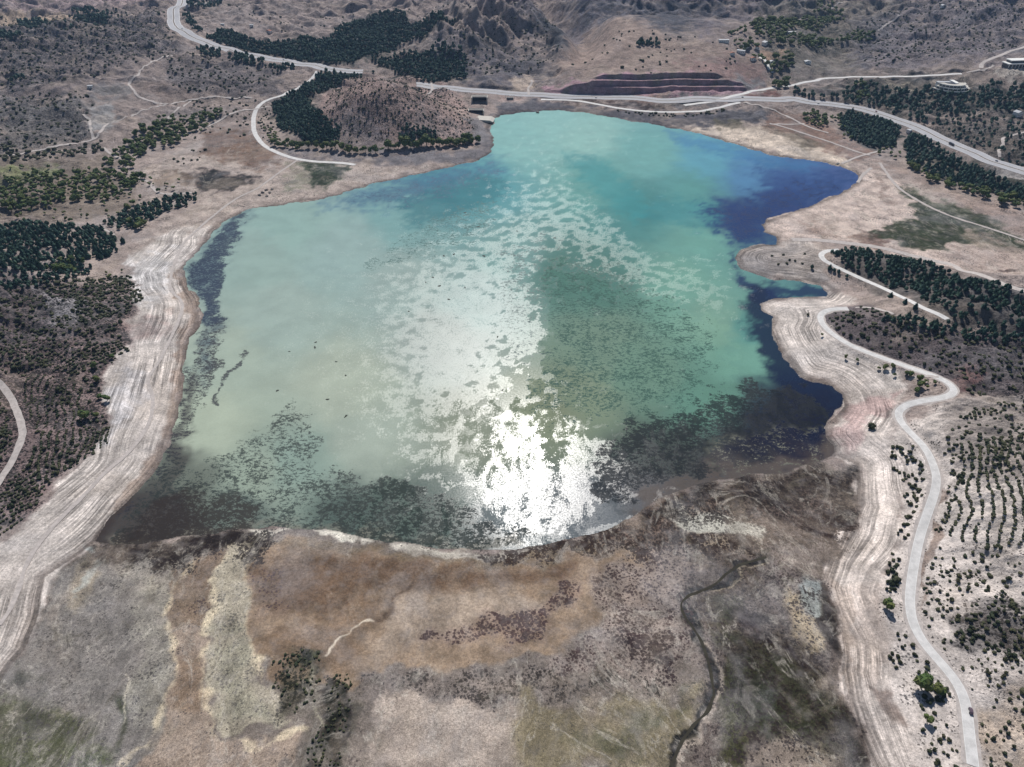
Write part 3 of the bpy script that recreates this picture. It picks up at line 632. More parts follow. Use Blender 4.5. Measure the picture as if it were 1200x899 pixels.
P([(610,820),(700,830),(800,810),(830,800),(790,905),(600,905)], '#8d8268', .9, 12); P([(660,860),(720,850),(780,830),(760,880),(690,890)], '#65684f', .7, 10, inn=.4); S([(610,820),(830,800),(790,905),(600,905)], '#5d594d', .35)
P([(112,640),(200,632),(320,618),(300,640),(220,652),(150,662),(100,655)], '#4e463f', .75, 9, 1)
P([(745,612),(775,590),(815,572),(870,564),(955,548),(1000,548),(1004,580),(900,585),(820,592),(780,610)], '#54483f', .75, 8, 1); S([(740,612),(775,590),(815,572),(870,564),(955,548),(1004,548),(1004,600),(900,610),(800,612)], '#2a201d', .68, 8)
P([(280,622),(330,619),(400,624),(470,637),(520,645),(570,648)], '#d6d0c2', .8, 2.2, 1, 4)
P([(420,629),(520,645),(610,643),(655,638),(700,626),(690,640),(600,656),(500,654),(420,640)], '#6b6056', .35, 5, 1)
# dark bushy wash in the lakebed
P([(335,770),(375,765),(380,830),(410,800),(420,830),(400,905),(345,905),(355,850),(330,830)], '#5b5a4a', .7, 6, inn=.4)
S([(325,770),(370,760),(378,800),(365,830),(330,830),(318,800)], '#1f2216', .64, 12); S([(385,790),(412,790),(408,850),(395,905),(355,905),(360,870),(378,850)], '#1b1d14', .85, 6); P([(385,800),(410,800),(405,860),(395,905),(360,905)], '#33332a', .85, 6)
P([(358,765),(372,765),(371,790),(364,800)], '#55604a', .8, 4, inn=.3); P([(366,780),(369,830),(373,860),(384,905)], '#9d9784', .8, 1.5, .4, 3)
P([(440,830),(480,870),(465,905),(440,905)], '#a6998f', .7, 8)
# right lakebed
P([(800,660),(900,640),(990,620),(975,655),(968,690),(978,715),(990,815),(1020,910),(790,910),(830,830),(815,740)], '#7b6f69', .95, 6); S([(800,660),(990,640),(970,700),(1010,890),(790,905),(830,830)], '#3f3533', .52)
P([(800,690),(850,650),(900,660),(900,700),(850,720),(815,740)], '#6e6052', .6, 8)
P([(890,650),(960,620),(970,660),(960,700),(930,700),(900,680)], '#7f7470', .7, 8); P([(925,690),(960,700),(965,740),(950,775),(925,740)], '#ab9b82', .9, 5); P([(935,670),(965,690),(960,720),(940,712)], '#98a09e', .8, 4)
P([(860,745),(900,735),(940,755),(975,800),(990,860),(920,860),(870,840),(840,800)], '#564c3c', .85, 14); S([(850,740),(900,730),(945,760),(985,820),(985,870),(870,850),(845,800)], '#2a2019', .56, 18)
P([(840,790),(880,760),(905,790),(930,860),(870,860)], '#454a2e', .8, 12, inn=.3); P([(940,850),(1000,870),(1000,905),(930,890)], '#5c5c44', .7, 8, inn=.3)
P([(830,700),(865,705),(860,760),(840,760)], '#4f5238', .85, 8, inn=.3); P([(965,690),(985,720),(982,770),(965,750),(958,720)], '#3f3430', .9, 3)
P([(972,610),(1000,600),(985,640),(966,690),(962,670)], '#564947', .85, 4); P([(975,780),(985,810),(1000,860),(1015,905),(1000,905),(980,850)], '#4a4438', .8, 4)
P([(838,790),(850,780),(868,830),(872,870),(870,905),(840,905),(845,860)], '#55562f', .85, 9); P([(870,760),(900,750),(960,800),(985,850),(960,875),(900,860),(880,830)], '#454a2a', .7, 14, inn=.4); P([(870,865),(950,870),(990,905),(870,905)], '#a39486', .7, 8); P([(800,800),(808,820),(800,840),(790,830)], '#5f6145', .6, 6)
P([(870,732),(900,745),(930,770),(950,790)], '#40303a', .8, 6, 1, 10)
CREEK = [(898,653),(880,658),(862,665),(848,676),(833,688),(818,694),(806,699),(798,708),(802,722),(813,737),(822,752),(829,772),(834,795),(836,812),(831,830),(818,845),(806,858),(795,878),(784,905)]
P(CREEK, '#2a2a1e', .97, 3.5, 1.1, 12); P([(u+6, v+3) for u, v in CREEK[10:]], '#b5a79a', .8, 2.5, .8, 5); P([(u+5, v+5) for u, v in CREEK[:7]], '#b3a58f', .6, 1.5, .8, 3)
# wet rim just above the water, everywhere
rim = sstep(-1, 0, SD/(SL*.0045+.3))*(SD <= 0)
edge = np.clip(1+SD/(SL*.004), 0, 1)*(SD <= .5)
BASE[:] = BASE*(1-.45*edge[..., None])
wet = (sstep(-11, -1, DB2+3*NZ)*(DB2 < 0)+0)[..., None]*(SD < 0)[..., None]; BASE[:] = BASE*(1-wet*.55)+lin('#6d5f57')*wet*.55
for m_ in (UU < 0,): pass
REL[:] = .30+.5*sstep(20, 120, OUTF)
BEDM = np.zeros(XX.shape, np.float32); mB, aB = mask(BED, 6, .2); BEDM[mB] = aB; REL[mB] = REL[mB]*(1-aB)+.2*aB
m_, a_ = mask(CEN, 10, .6); BEDM[m_] *= 1-.8*a_
for f in (FLATS[0], FLATS[1]):
    m_, a_ = mask(f, 8, .5); BEDM[m_] = np.maximum(BEDM[m_], a_*.85)
m_, a_ = mask(BEACH_L, 8, .5); BEDM[m_] = np.maximum(BEDM[m_], a_*.25); m_, a_ = mask(BEACH_R, 8, .5); BEDM[m_] = np.maximum(BEDM[m_], a_*.25)
VAR = 1+.10*NZ+.08*NZ2
BASE *= VAR[..., None]
lum = BASE.mean(-1, keepdims=True)+1e-4; BASE = np.clip(BASE*(lum/.31)**.58, .01, .80).astype(np.float32)
SPK[..., :3] = SPK[..., :3]*.7
print('paint', time.time()-T0)

# creek bed cut into the mud
cw = wpoly(CREEK); 
def quads(r0, r1, c0, c1, ncc):
    r = np.arange(r0, r1-1)[:, None]; c = np.arange(c0, c1-1)[None, :]
    a = r*ncc+c; return np.stack([a, a+1, a+ncc+1, a+ncc], -1).reshape(-1, 4)
V = np.stack([XX, YY, HH], -1).reshape(-1, 3)
me = np_mesh('ground', V, quads(0, NR, 0, NCC, NCC), M['ground'], True)
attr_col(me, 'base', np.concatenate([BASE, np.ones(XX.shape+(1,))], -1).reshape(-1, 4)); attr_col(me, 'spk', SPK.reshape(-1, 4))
attr_f(me, 'strand', STR.ravel()); attr_f(me, 'bed', BEDM.ravel()); attr_f(me, 'rel', REL.ravel()); attr_f(me, 'shore', np.clip(DB2, -400, 50).ravel())
tag(link('ground', me), 'dry rolling country and exposed lakebed round the reservoir', None, None, 'structure')

# ------------------------------------------------------------------ water
step = 2
ri = np.arange(0, NR, step); ci = np.arange(0, NCC, step)
wX, wY, wS = XX[np.ix_(ri, ci)], YY[np.ix_(ri, ci)], SD[np.ix_(ri, ci)]
keep = wS > -18
wu, wv = chart(wX, wY); sl_ = slant(wX, wY)
n1 = fbm(wX/28, wY/28, 4, 101); n2 = fbm(wX/28+9, wY/28+5, 4, 102)
wu2, wv2 = chart(wX+sl_*.012*n1, wY+sl_*.02*n2); wn = fbm(wX/14, wY/14, 5, 103, .6)
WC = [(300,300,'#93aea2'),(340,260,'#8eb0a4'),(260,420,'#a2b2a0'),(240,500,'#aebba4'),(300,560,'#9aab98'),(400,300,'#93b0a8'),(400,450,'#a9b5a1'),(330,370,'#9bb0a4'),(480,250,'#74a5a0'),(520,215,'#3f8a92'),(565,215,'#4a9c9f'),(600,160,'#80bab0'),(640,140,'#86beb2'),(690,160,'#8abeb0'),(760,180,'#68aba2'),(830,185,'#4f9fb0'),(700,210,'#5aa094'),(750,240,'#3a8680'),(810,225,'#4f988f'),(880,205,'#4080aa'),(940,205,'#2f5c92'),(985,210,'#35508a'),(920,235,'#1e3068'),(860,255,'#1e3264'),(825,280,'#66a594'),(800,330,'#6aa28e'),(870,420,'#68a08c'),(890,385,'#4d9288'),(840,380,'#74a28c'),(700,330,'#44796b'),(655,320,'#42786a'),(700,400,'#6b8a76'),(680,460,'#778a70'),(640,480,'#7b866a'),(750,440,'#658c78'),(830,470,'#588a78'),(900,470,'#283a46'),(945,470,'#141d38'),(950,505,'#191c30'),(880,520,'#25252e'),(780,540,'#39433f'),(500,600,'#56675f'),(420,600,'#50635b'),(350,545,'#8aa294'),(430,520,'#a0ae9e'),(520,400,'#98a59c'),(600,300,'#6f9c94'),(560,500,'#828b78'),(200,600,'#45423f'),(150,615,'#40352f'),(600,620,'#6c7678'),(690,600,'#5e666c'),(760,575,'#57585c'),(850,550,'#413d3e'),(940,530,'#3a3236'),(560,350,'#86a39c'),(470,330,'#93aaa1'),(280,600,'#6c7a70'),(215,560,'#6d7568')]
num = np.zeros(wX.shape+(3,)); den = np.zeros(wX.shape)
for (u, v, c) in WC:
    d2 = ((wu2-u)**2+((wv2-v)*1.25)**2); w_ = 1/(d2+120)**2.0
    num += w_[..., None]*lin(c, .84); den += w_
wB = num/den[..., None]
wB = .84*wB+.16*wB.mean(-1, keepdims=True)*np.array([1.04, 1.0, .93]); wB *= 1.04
wSp = np.zeros(wX.shape+(4,)); wSp[..., :3] = lin('#2b3a38')
wR = np.full(wX.shape, .14); wM = np.zeros(wX.shape); wMt = np.zeros(wX.shape)
def wmask(pts, soft, nz, width=None):
    Q = np.array(pts, float)
    d = pdist(wu2, wv2, Q) if width is None else width/2-pdist(wu2, wv2, smooth_line(Q, 3) if len(Q) > 2 else Q, False)[0]
    return sstep(-soft, soft, d+nz*soft*wn*2.2)
def WP(pts, col, al=1, soft=6, nz=.6, width=None):
    a = (wmask(pts, soft, nz, width)*al)[..., None]; wB[:] = wB*(1-a)+lin(col, .80)*a
def WS(pts, col, dens, soft=8, nz=.6):
    a = wmask(pts, soft, nz); wSp[..., :3] = wSp[..., :3]*(1-a[..., None])+lin(col)*a[..., None]; wSp[..., 3] = wSp[..., 3]*(1-a)+dens*a
def WR(pts, r, m, soft=10, nz=.8):
    a = wmask(pts, soft, nz); wR[:] = wR*(1-a)+r*a; wM[:] = wM*(1-a)+m*a
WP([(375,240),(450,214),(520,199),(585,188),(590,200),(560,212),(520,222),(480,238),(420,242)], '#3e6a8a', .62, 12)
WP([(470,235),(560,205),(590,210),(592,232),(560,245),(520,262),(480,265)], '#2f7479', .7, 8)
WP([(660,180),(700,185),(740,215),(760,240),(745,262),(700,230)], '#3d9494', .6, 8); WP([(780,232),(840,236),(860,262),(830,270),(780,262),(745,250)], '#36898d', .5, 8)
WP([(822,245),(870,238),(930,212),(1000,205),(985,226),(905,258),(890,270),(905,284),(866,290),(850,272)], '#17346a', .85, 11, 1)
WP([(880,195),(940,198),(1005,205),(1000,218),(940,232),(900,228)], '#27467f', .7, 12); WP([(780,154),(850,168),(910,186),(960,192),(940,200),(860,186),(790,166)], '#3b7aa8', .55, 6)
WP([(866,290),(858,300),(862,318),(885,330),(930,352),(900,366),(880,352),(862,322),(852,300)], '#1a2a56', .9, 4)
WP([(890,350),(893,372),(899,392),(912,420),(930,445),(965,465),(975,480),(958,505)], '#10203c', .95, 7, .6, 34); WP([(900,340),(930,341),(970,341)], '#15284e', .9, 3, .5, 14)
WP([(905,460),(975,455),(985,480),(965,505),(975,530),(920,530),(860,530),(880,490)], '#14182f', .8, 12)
WSL = [(268,256),(292,248),(282,275),(270,300),(264,325),(258,345),(268,375),(252,400),(240,440),(230,432),(240,395),(236,360),(220,330),(216,314),(235,296)]
WP([(268,258),(290,250),(275,275),(262,300),(258,325),(250,345),(262,375),(250,400),(240,440),(232,432),(242,395),(238,360),(222,330),(218,314),(235,296)], '#405466', .66, 10)
WP([(215,430),(213,480),(205,520),(185,555),(140,600),(115,635),(200,625),(205,570),(222,510),(228,450)], '#4e4a45', .75, 8)
WS(WSL, '#242d44', .70, 7)
WS([(375,240),(450,214),(520,199),(585,188),(592,205),(560,222),(520,240),(440,245)], '#23455f', .54, 12)
WS([(822,245),(880,236),(930,210),(1000,205),(985,226),(905,258),(866,292),(850,275)], '#11224a', .56, 12)
WS([(262,375),(258,440),(228,500),(200,560),(150,630),(120,620),(190,540),(215,450),(235,390)], '#2e2b33', .6, 5)
WS([(285,408),(292,412),(270,440),(262,450),(252,480),(247,478),(258,445)], '#33323a', .75, 3)
WS([(190,545),(240,540),(300,500),(330,470),(370,480),(380,540),(440,560),(520,575),(600,610),(640,625),(600,650),(400,640),(120,640)], '#28302f', .56, 9)
WS([(190,580),(260,575),(300,600),(290,640),(120,650)], '#2a2422', .72, 9)
WS([(380,575),(450,560),(520,580),(580,610),(620,645),(500,650),(400,630)], '#222a28', .66, 9)
WS([(450,290),(520,240),(590,225),(580,270),(520,300),(440,322),(410,318)], '#2b5652', .52, 8)
WS([(630,280),(720,300),(830,370),(850,430),(820,480),(740,500),(640,500),(590,470),(640,400),(620,330)], '#33524a', .56, 26)
WS([(580,290),(640,270),(640,420),(590,430)], '#4a5a58', .50, 10)
WS([(730,500),(820,470),(880,440),(960,460),(985,500),(960,550),(850,570),(760,590),(700,600),(690,540)], '#181d22', .68, 9)
WS([(830,520),(980,500),(975,545),(850,565)], '#77776a', .42, 9)
WS([(640,625),(700,600),(800,560),(860,555),(800,575),(740,606),(655,640),(600,642)], '#3b4048', .35, 5)
# silt near the muddy lower shore
WP([(130,640),(220,632),(320,618),(420,627),(520,643),(600,643)], '#8c8678', .6, 7, 1, 12)
WP([(760,590),(810,568),(860,560),(915,553),(960,543),(985,530)], '#5f5650', .8, 7, .8, 26)
# wind ruffled water
WR([(300,420),(370,300),(440,262),(540,225),(585,190),(590,145),(655,132),(780,160),(720,190),(760,255),(860,320),(878,372),(830,375),(740,342),(650,290),(590,330),(560,420),(520,560),(440,560),(380,520)], .45, .46, 60, 1.1)
WR([(470,340),(560,280),(640,230),(700,250),(770,300),(850,340),(840,372),(740,345),(650,288),(625,300),(615,335),(648,395),(600,430),(590,480),(560,500),(545,560),(500,560),(460,460)], .43, .68, 30, 1.3)
WR([(585,320),(620,345),(640,385),(640,400),(600,425),(585,400)], .43, .72, 8, .9)
WR([(655,178),(700,185),(730,215),(745,240),(770,262),(800,300),(760,290),(715,245),(680,215)], .2, .2, 8)
WR([(555,505),(590,480),(610,480),(625,500),(650,540),(660,545),(662,495),(690,505),(720,520),(735,545),(735,580),(700,598),(668,618),(630,622),(590,605),(565,570)], .37, .85, 7, 1.3)
WR([(560,495),(572,490),(574,520),(568,545),(556,530)], .1, .1, 4)
WR([(640,500),(658,530),(655,545),(640,530)], .1, .0, 3)
for q in ([(700,384),(712,380),(726,386),(722,394),(708,394)],[(750,364),(765,362),(775,374),(765,378)],[(746,452),(756,447),(752,462)],[(760,455),(780,462),(780,480),(768,480)],[(790,425),(805,425),(800,450),(788,460)],[(650,355),(654,352),(655,360)]): WR(q, .42, .8, 3, 1)
WR([(600,640),(640,634),(690,622),(735,604),(765,582),(805,566),(860,556),(800,572),(770,588),(742,610),(700,628),(655,640),(610,645)], .45, .8, 4, .5)
WR([(440,632),(520,645),(600,645),(600,638),(520,638),(450,626)], .4, .5, 4)
def WT(pts, m, soft=8, nz=.9):
    a = wmask(pts, soft, nz); wMt[:] = wMt*(1-a)+m*a
WT([(480,470),(900,440),(1000,480),(980,560),(760,600),(640,660),(380,660),(420,560)], .55, 16)
WT([(640,300),(860,380),(860,470),(735,520),(735,600),(700,560),(662,500),(640,480),(632,400)], .72, 14)
WT([(560,490),(590,478),(612,482),(632,512),(646,545),(658,548),(660,498),(672,492),(690,506),(712,512),(735,538),(738,560),(722,590),(700,602),(668,622),(628,625),(596,612),(576,588),(566,560),(575,530)], .455, 13, 1.6)
WT([(500,500),(550,510),(566,560),(576,590),(600,615),(560,630),(500,600),(470,550)], .47, 14)
WT([(556,500),(574,492),(580,520),(572,545),(556,530)], .62, 8, 1.5); WT([(640,500),(656,525),(655,545),(640,535)], .72, 6, 1.5); WT([(600,470),(640,440),(658,480),(640,505),(618,492)], .66, 12, 1.5)
idx = -np.ones(wX.shape, int); qd = []
k4 = keep[:-1, :-1] | keep[1:, :-1] | keep[:-1, 1:] | keep[1:, 1:]
rr, cc = np.nonzero(k4); nw = wX.shape[1]
a = rr*nw+cc; Q = np.stack([a, a+1, a+nw+1, a+nw], 1)
used, inv = np.unique(Q, return_inverse=True); Q = inv.reshape(Q.shape)
Vw = np.stack([wX.ravel()[used], wY.ravel()[used], np.zeros(len(used))], 1)
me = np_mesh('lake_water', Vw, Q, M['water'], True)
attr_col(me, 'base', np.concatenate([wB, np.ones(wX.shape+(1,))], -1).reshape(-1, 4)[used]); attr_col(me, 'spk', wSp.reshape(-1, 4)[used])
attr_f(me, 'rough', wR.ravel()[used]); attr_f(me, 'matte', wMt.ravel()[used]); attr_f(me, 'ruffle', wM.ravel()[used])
tag(link('lake_water', me), 'milky turquoise reservoir water with sun glitter and dark weed', None, None, 'structure')
print('water', time.time()-T0, len(Q))

# ------------------------------------------------------------------ roads as draped ribbons
def ribbon(name, L, offs, mat, dz, parent=None, label=None, jag=0., seed=0):
    """offs: list of lateral offsets of the strip's cross-section"""
    P2 = L[:, :2]; tg = np.gradient(P2, axis=0); tg /= np.linalg.norm(tg, axis=1)[:, None]+1e-9
    nx, ny = tg[:, 1], -tg[:, 0]; n = len(L); k = len(offs); V = []
    s = np.arange(n)
    for j, o in enumerate(offs):
        oo = o
        if jag and j in (0, k-1): oo = o*(1+jag*gn(s*.31+seed, s*0+j*5.5, 3))
        x = P2[:, 0]+nx*oo; y = P2[:, 1]+ny*oo
        V.append(np.stack([x, y, np.maximum(gh(x, y), L[:, 2]*0-50)+dz], 1))
    V = np.stack(V, 1); V[:, :, 2] = V[:, :, 2]*.5+np.maximum(V[:, :, 2], V[:, :, 2].mean(1)[:, None])*.5
    me = np_mesh(name, V.reshape(-1, 3), quads(0, n, 0, k, k), mat, True)
    return tag(link(name, me, parent), label, None, None, 'structure')
def span(a, b, n): return list(np.linspace(a, b, n))
for nm, lb in (('MOTOR_L', 'motorway curving in from the top left'), ('MOTOR_R', 'motorway crossing behind the lake to the right edge')):
    L = RD[nm]
    ribbon('motorway', L, span(-16, 16, 13), M['gravel'] if 0 else M['motor'], .22, label=lb)
    ribbon('motorway_median', L, [-1.6, 0, 1.6], M['median'], .34)
    for o in (-14.6, -2.6, 2.6, 14.6): ribbon('road_marking', L, [o-.3, o+.3], M['mark'], .33)
ribbon('road', RD['COAST'], span(-3.1, 3.1, 7), M['asphalt'], .16, label='pale two lane road winding down the right shore')
ribbon('road_shoulder', RD['COAST'], span(-5, 5, 9), M['gravel'], .08, jag=.35)
for o in (-2.85, 2.85): ribbon('road_marking', RD['COAST'], [o-.09, o+.09], M['mark'], .19)
ribbon('road', RD['UPPER'], span(-3.4, 3.4, 5), M['asphalt'], .2, label='pale narrow road along the pine ridge', jag=.1)
ribbon('dirt_road', RD['PALE'], span(-4.5, 4.5, 5), M['gravel'], .22, jag=.3)
ribbon('road', RD['DAMRD'], span(-4.5, 4.5, 5), M['asphalt'], .3, label='pale road along the far embankment', jag=.1)
ribbon('road', RD['LOOP'], span(-4, 4, 5), M['asphalt'], .3, label='pale road round the foot of the round hill', jag=.1)
ribbon('dirt_road', RD['LEFTRD'], span(-2.9, 2.9, 5), M['gravel'], .2, jag=.3)
ribbon('road', RD['VROAD'], span(-5, 5, 5), M['asphalt'], .3, jag=.15)
ribbon('road', RD['NE'], span(-4, 4, 5), M['gravel'], .3, jag=.15)
ribbon('road', RD['VILL'], span(-3.5, 3.5, 5), M['mark'], .3, jag=.15)
for i, t in enumerate(TRACKS):
    L = road_line(t, 4, 1); far = np.median(L[:, 1])
    hw = 1.7 if far < 900 else 2.3
    if i in (7,): hw = 1.3
    ribbon('dirt_track', L, [-hw, -hw*.4, hw*.4, hw], M['gravel'], .12+far*.00022, jag=.45, seed=i*7)
cl = smooth_line(CREEK, 4); cx, cy = at(cl[:, 0], cl[:, 1]); ribbon('creek', np.stack([cx, cy, gh(cx, cy)], 1), [-.9, -.3, .3, .9], M['creek'], .06, jag=.8, label='narrow dark creek winding over the lakebed')

# ------------------------------------------------------------------ vegetation shapes
def ico(sub):
    bm = bmesh.new(); bmesh.ops.create_icosphere(bm, subdivisions=sub, radius=1)
    V = np.array([v.co[:] for v in bm.verts]); Fq = np.array([[v.index for v in f.verts] for f in bm.faces]); bm.free(); return V, Fq
ICO = {1: ico(1), 2: ico(2)}
def lump(sub, seed, rough, sz, cen=(0, 0, 0)):
    V, Fq = ICO[sub]; r = np.random.RandomState(seed)
    o = r.rand(3)*9
    k = 1+rough*(gn(V[:, 0]*1.7+o[0]+V[:, 2]*2.1, V[:, 1]*1.7+o[1]-V[:, 2]*1.3, 1))+r.uniform(-.12, .12, len(V))*rough*1.5
    return V*k[:, None]*np.array(sz)+np.array(cen), Fq
def tris_cloud(n, seed, sz, cen, leaf):
    r = np.random.RandomState(seed); d = r.normal(size=(n, 3)); d /= np.linalg.norm(d, axis=1)[:, None]
    c = d*np.array(sz)*r.uniform(.82, 1.10, (n, 1))+np.array(cen)
    V = (c[:, None, :]+r.normal(size=(n, 3, 3))*leaf).reshape(-1, 3); return V, np.arange(3*n).reshape(-1, 3)
def cone_tier(z0, z1, r0, r1, n, seed, jag=.25):
    r = np.random.RandomState(seed); a = np.arange(n)/n*2*np.pi+r.rand()*3
    rr = r0*(1+jag*r.uniform(-1, 1, n)); zz = z0+r.uniform(-.05, .05, n)*(z1-z0)
    V = np.stack([np.cos(a)*rr, np.sin(a)*rr, zz], 1)
    V = np.concatenate([V, [[r.uniform(-.05, .05), r.uniform(-.05, .05), z1]], [[0, 0, z0+(z1-z0)*.12]]])
    Fq = [[i, (i+1) % n, n] for i in range(n)]+[[(i+1) % n, i, n+1] for i in range(n)]
    return V, np.array(Fq)
def tube_pts(p0, p1, r0, r1, n=5):
    p0, p1 = np.array(p0, float), np.array(p1, float); d = p1-p0; d /= np.linalg.norm(d)
    u = np.cross(d, [1, 0, 0] if abs(d[0]) < .9 else [0, 1, 0]); u /= np.linalg.norm(u); v = np.cross(d, u)
    a = np.arange(n)/n*2*np.pi
    V = np.concatenate([p0+r0*(np.cos(a)[:, None]*u+np.sin(a)[:, None]*v), p1+r1*(np.cos(a)[:, None]*u+np.sin(a)[:, None]*v)])
    Fq = []
    for i in range(n): j = (i+1) % n; Fq += [[i, j, n+j], [i, n+j, n+i]]
    return V, np.array(Fq)
def joinp(parts):
    V, Fq, o = [], [], 0
    for v, f in parts: V.append(v); Fq.append(np.asarray(f)+o); o += len(v)
    return np.concatenate(V), np.concatenate(Fq)
# unit-size shapes: width 1 (radius .5)
def broad(seed, near):
    r = np.random.RandomState(seed); pr = []
    nl = 6 if near else 3
    for i in range(nl):
        a = r.rand()*6.28; q = r.uniform(.12, .28); sz = r.uniform(.2, .30)
        c = (math.cos(a)*q, math.sin(a)*q, r.uniform(.42, .82)); pr.append(lump(2 if near else 1, seed*9+i, .5, (sz, sz, sz*.85), c))
        if near: pr.append(tris_cloud(70, seed*9+i, (sz*1.1, sz*1.1, sz*.95), c, .035))
    pr.append(lump(1, seed*9+8, .5, (.3, .3, .27), (0, 0, .62)))
    return joinp(pr)
def broad_trunk(seed):
    r = np.random.RandomState(seed); pr = [tube_pts((0, 0, -.1), (r.uniform(-.03, .03), 0, .42), .045, .028, 6)]
    for i in range(4):
        a = i*1.6+r.rand(); pr.append(tube_pts((0, 0, .32), (math.cos(a)*.2, math.sin(a)*.2, .66), .02, .008, 4))
    return joinp(pr)
def pine(seed, lod):
    r = np.random.RandomState(seed); pr = []
    if lod == 2:
        V, Fq = lump(1, seed, .5, (.46, .46, .5), (0, 0, .58)); t = V[:, 2] > .85; V[t, :2] *= .55; V[t, 2] += .1; return V, Fq
    nt_ = 6
    for i in range(nt_):
        t = i/(nt_-1); rr = .5*(1-t**1.6*.75)*(.75 if i == 0 else 1); pr.append(cone_tier(.1+t*.78, .42+t*.86, rr, 0, 11, seed*13+i, .34))
    pr.append(tris_cloud(150, seed, (.40, .40, .46), (0, 0, .6), .04))
    return joinp(pr)
def pine_trunk(seed): return tube_pts((0, 0, -.15), (0, 0, 1.2), .05, .012, 5)
def shrub(seed, lod):
    r = np.random.RandomState(seed); pr = []
    if lod == 2: return lump(1, seed, .55, (.5, .5, .38), (0, 0, .2))
    for i in range(4):
        a = r.rand()*6.28; q = r.uniform(.08, .26); sz = r.uniform(.2, .3)
        c = (math.cos(a)*q, math.sin(a)*q, r.uniform(.15, .4)); pr.append(lump(1, seed*7+i, .6, (sz, sz, sz), c))
        if lod == 0: pr.append(tris_cloud(45, seed*7+i, (sz*1.1, sz*1.1, sz*1.1), c, .04))
    return joinp(pr)
def shrub_stem(seed):
    r = np.random.RandomState(seed); return joinp([tube_pts((0, 0, -.1), (math.cos(a)*.18, math.sin(a)*.18, .35), .03, .01, 4) for a in (0.3, 2.2, 4.4)])
def mk(name, VF, mats, mi=None, smooth=False): return np_mesh(name, VF[0], VF[1], mats, smooth, mi)
KIND = {
 'broadleaf_tree': dict(mat='leaf', near=[mk('crown', broad(i, True), M['leaf']) for i in range(5)], trunk=[mk('trunk', broad_trunk(i), M['bark']) for i in range(3)], far=[broad(20+i, False) for i in range(6)], ht=.95),
 'pine_tree': dict(mat='pine', near=[mk('crown', pine(i, 0), M['pine']) for i in range(5)], trunk=[mk('trunk', pine_trunk(0), M['bark'])], far=[pine(20+i, 2) for i in range(6)], ht=1.0),
 'shrub': dict(mat='shrub', near=[mk('foliage', shrub(i, 0), M['shrub']) for i in range(5)], trunk=[mk('stem', shrub_stem(i), M['bark']) for i in range(2)], far=[shrub(20+i, 2) for i in range(6)], ht=1.0)}
VEG = {k: [] for k in KIND}       # (x, y, size, hscale, zone)
ZONES = []
ROADPTS = np.concatenate([np.stack([L[:, 0], L[:, 1], np.full(len(L), h)], 1) for L, h in ((RD['COAST'], 6.5), (RD['UPPER'], 5), (RD['PALE'], 6), (RD['MOTOR_L'], 19), (RD['MOTOR_R'], 19), (RD['LOOP'], 6), (RD['LEFTRD'], 6), (RD['DAMRD'], 6))])
def zone(kind, pts, gap, size, label, group, keep=1., clump=0., rows=None, hs=(.9, 1.15), maxn=6000, wl=18):
    W = wpoly(pts); x0, y0 = W.min(0); x1, y1 = W.max(0)
    zi = len(ZONES); ZONES.append((label, group))
    r = np.random.RandomState(zi*3+1)
    if rows is None:
        gx, gy = np.meshgrid(np.arange(x0, x1, gap), np.arange(y0, y1, gap)); gx = gx.ravel(); gy = gy.ravel()
        gx = gx+r.uniform(-.5, .5, gx.shape)*gap*1.1; gy = gy+r.uniform(-.5, .5, gy.shape)*gap*1.1
    else:
        ang, across = rows; D = math.hypot(x1-x0, y1-y0)
        a, b = np.meshgrid(np.arange(-D/2, D/2, gap), np.arange(-D/2, D/2, across)); a = a.ravel(); b = b.ravel()
        a = a+r.uniform(-.5, .5, a.shape)*gap*.7; b = b+r.uniform(-.5, .5, b.shape)*across*.16
        gx = (x0+x1)/2+a*math.cos(ang)-b*math.sin(ang); gy = (y0+y1)/2+a*math.sin(ang)+b*math.cos(ang)
        wv_ = across*1.4*fbm(gx/55, gy/55, 2, 120); gx = gx-math.sin(ang)*wv_; gy = gy+math.cos(ang)*wv_
    jit = gap*.8*fbm(gx/12, gy/12, 2, 130)
    m = (pdist(gx+jit, gy+jit, W) > 0)
    gx, gy = gx[m], gy[m]
    pr = keep*np.clip(1+clump*2.6*fbm(gx/wl, gy/wl, 3, 140+zi), 0, 1.6)
    m = r.rand(len(gx)) < pr; gx, gy = gx[m], gy[m]
    if len(gx):
        z = gh(gx, gy); m = (gh(gx, gy, SD) < -1) & (z > 0); gx, gy = gx[m], gy[m]
    if len(gx) > maxn:
        s = r.permutation(len(gx))[:maxn]; gx, gy = gx[s], gy[s]
    sz = r.uniform(size[0], size[1], len(gx))*np.where(r.rand(len(gx)) < .12, 1.3, 1)
    hh = r.uniform(hs[0], hs[1], len(gx))
    for q in zip(gx, gy, sz, hh): VEG[kind].append((*q, zi))
def spots(kind, pts, size, label, group, hs=(.95, 1.15)):
    zi = len(ZONES); ZONES.append((label, group)); P_ = np.array([(*p, 1)[:3] for p in pts], float); x, y = at(P_[:, 0], P_[:, 1]); r = np.random.RandomState(zi)
    for i in range(len(x)): VEG[kind].append((x[i], y[i], size*P_[i, 2]*r.uniform(.9, 1.1), r.uniform(*hs), zi))
G = dict(
 p1='pines of the large plantation above the hill', p2='pines on the west flank of the round hill', p3='pines beside the motorway')
zone('pine_tree', FOREST[0], 7.6, (6, 8.5), 'dark pine in the large plantation above the round hill', G['p1'], .95, maxn=5200)
zone('pine_tree', FOREST[1], 7.2, (6, 8), 'dark pine in the plantation strip behind the round hill', 'pines behind the round hill', .9, .2, maxn=2500)
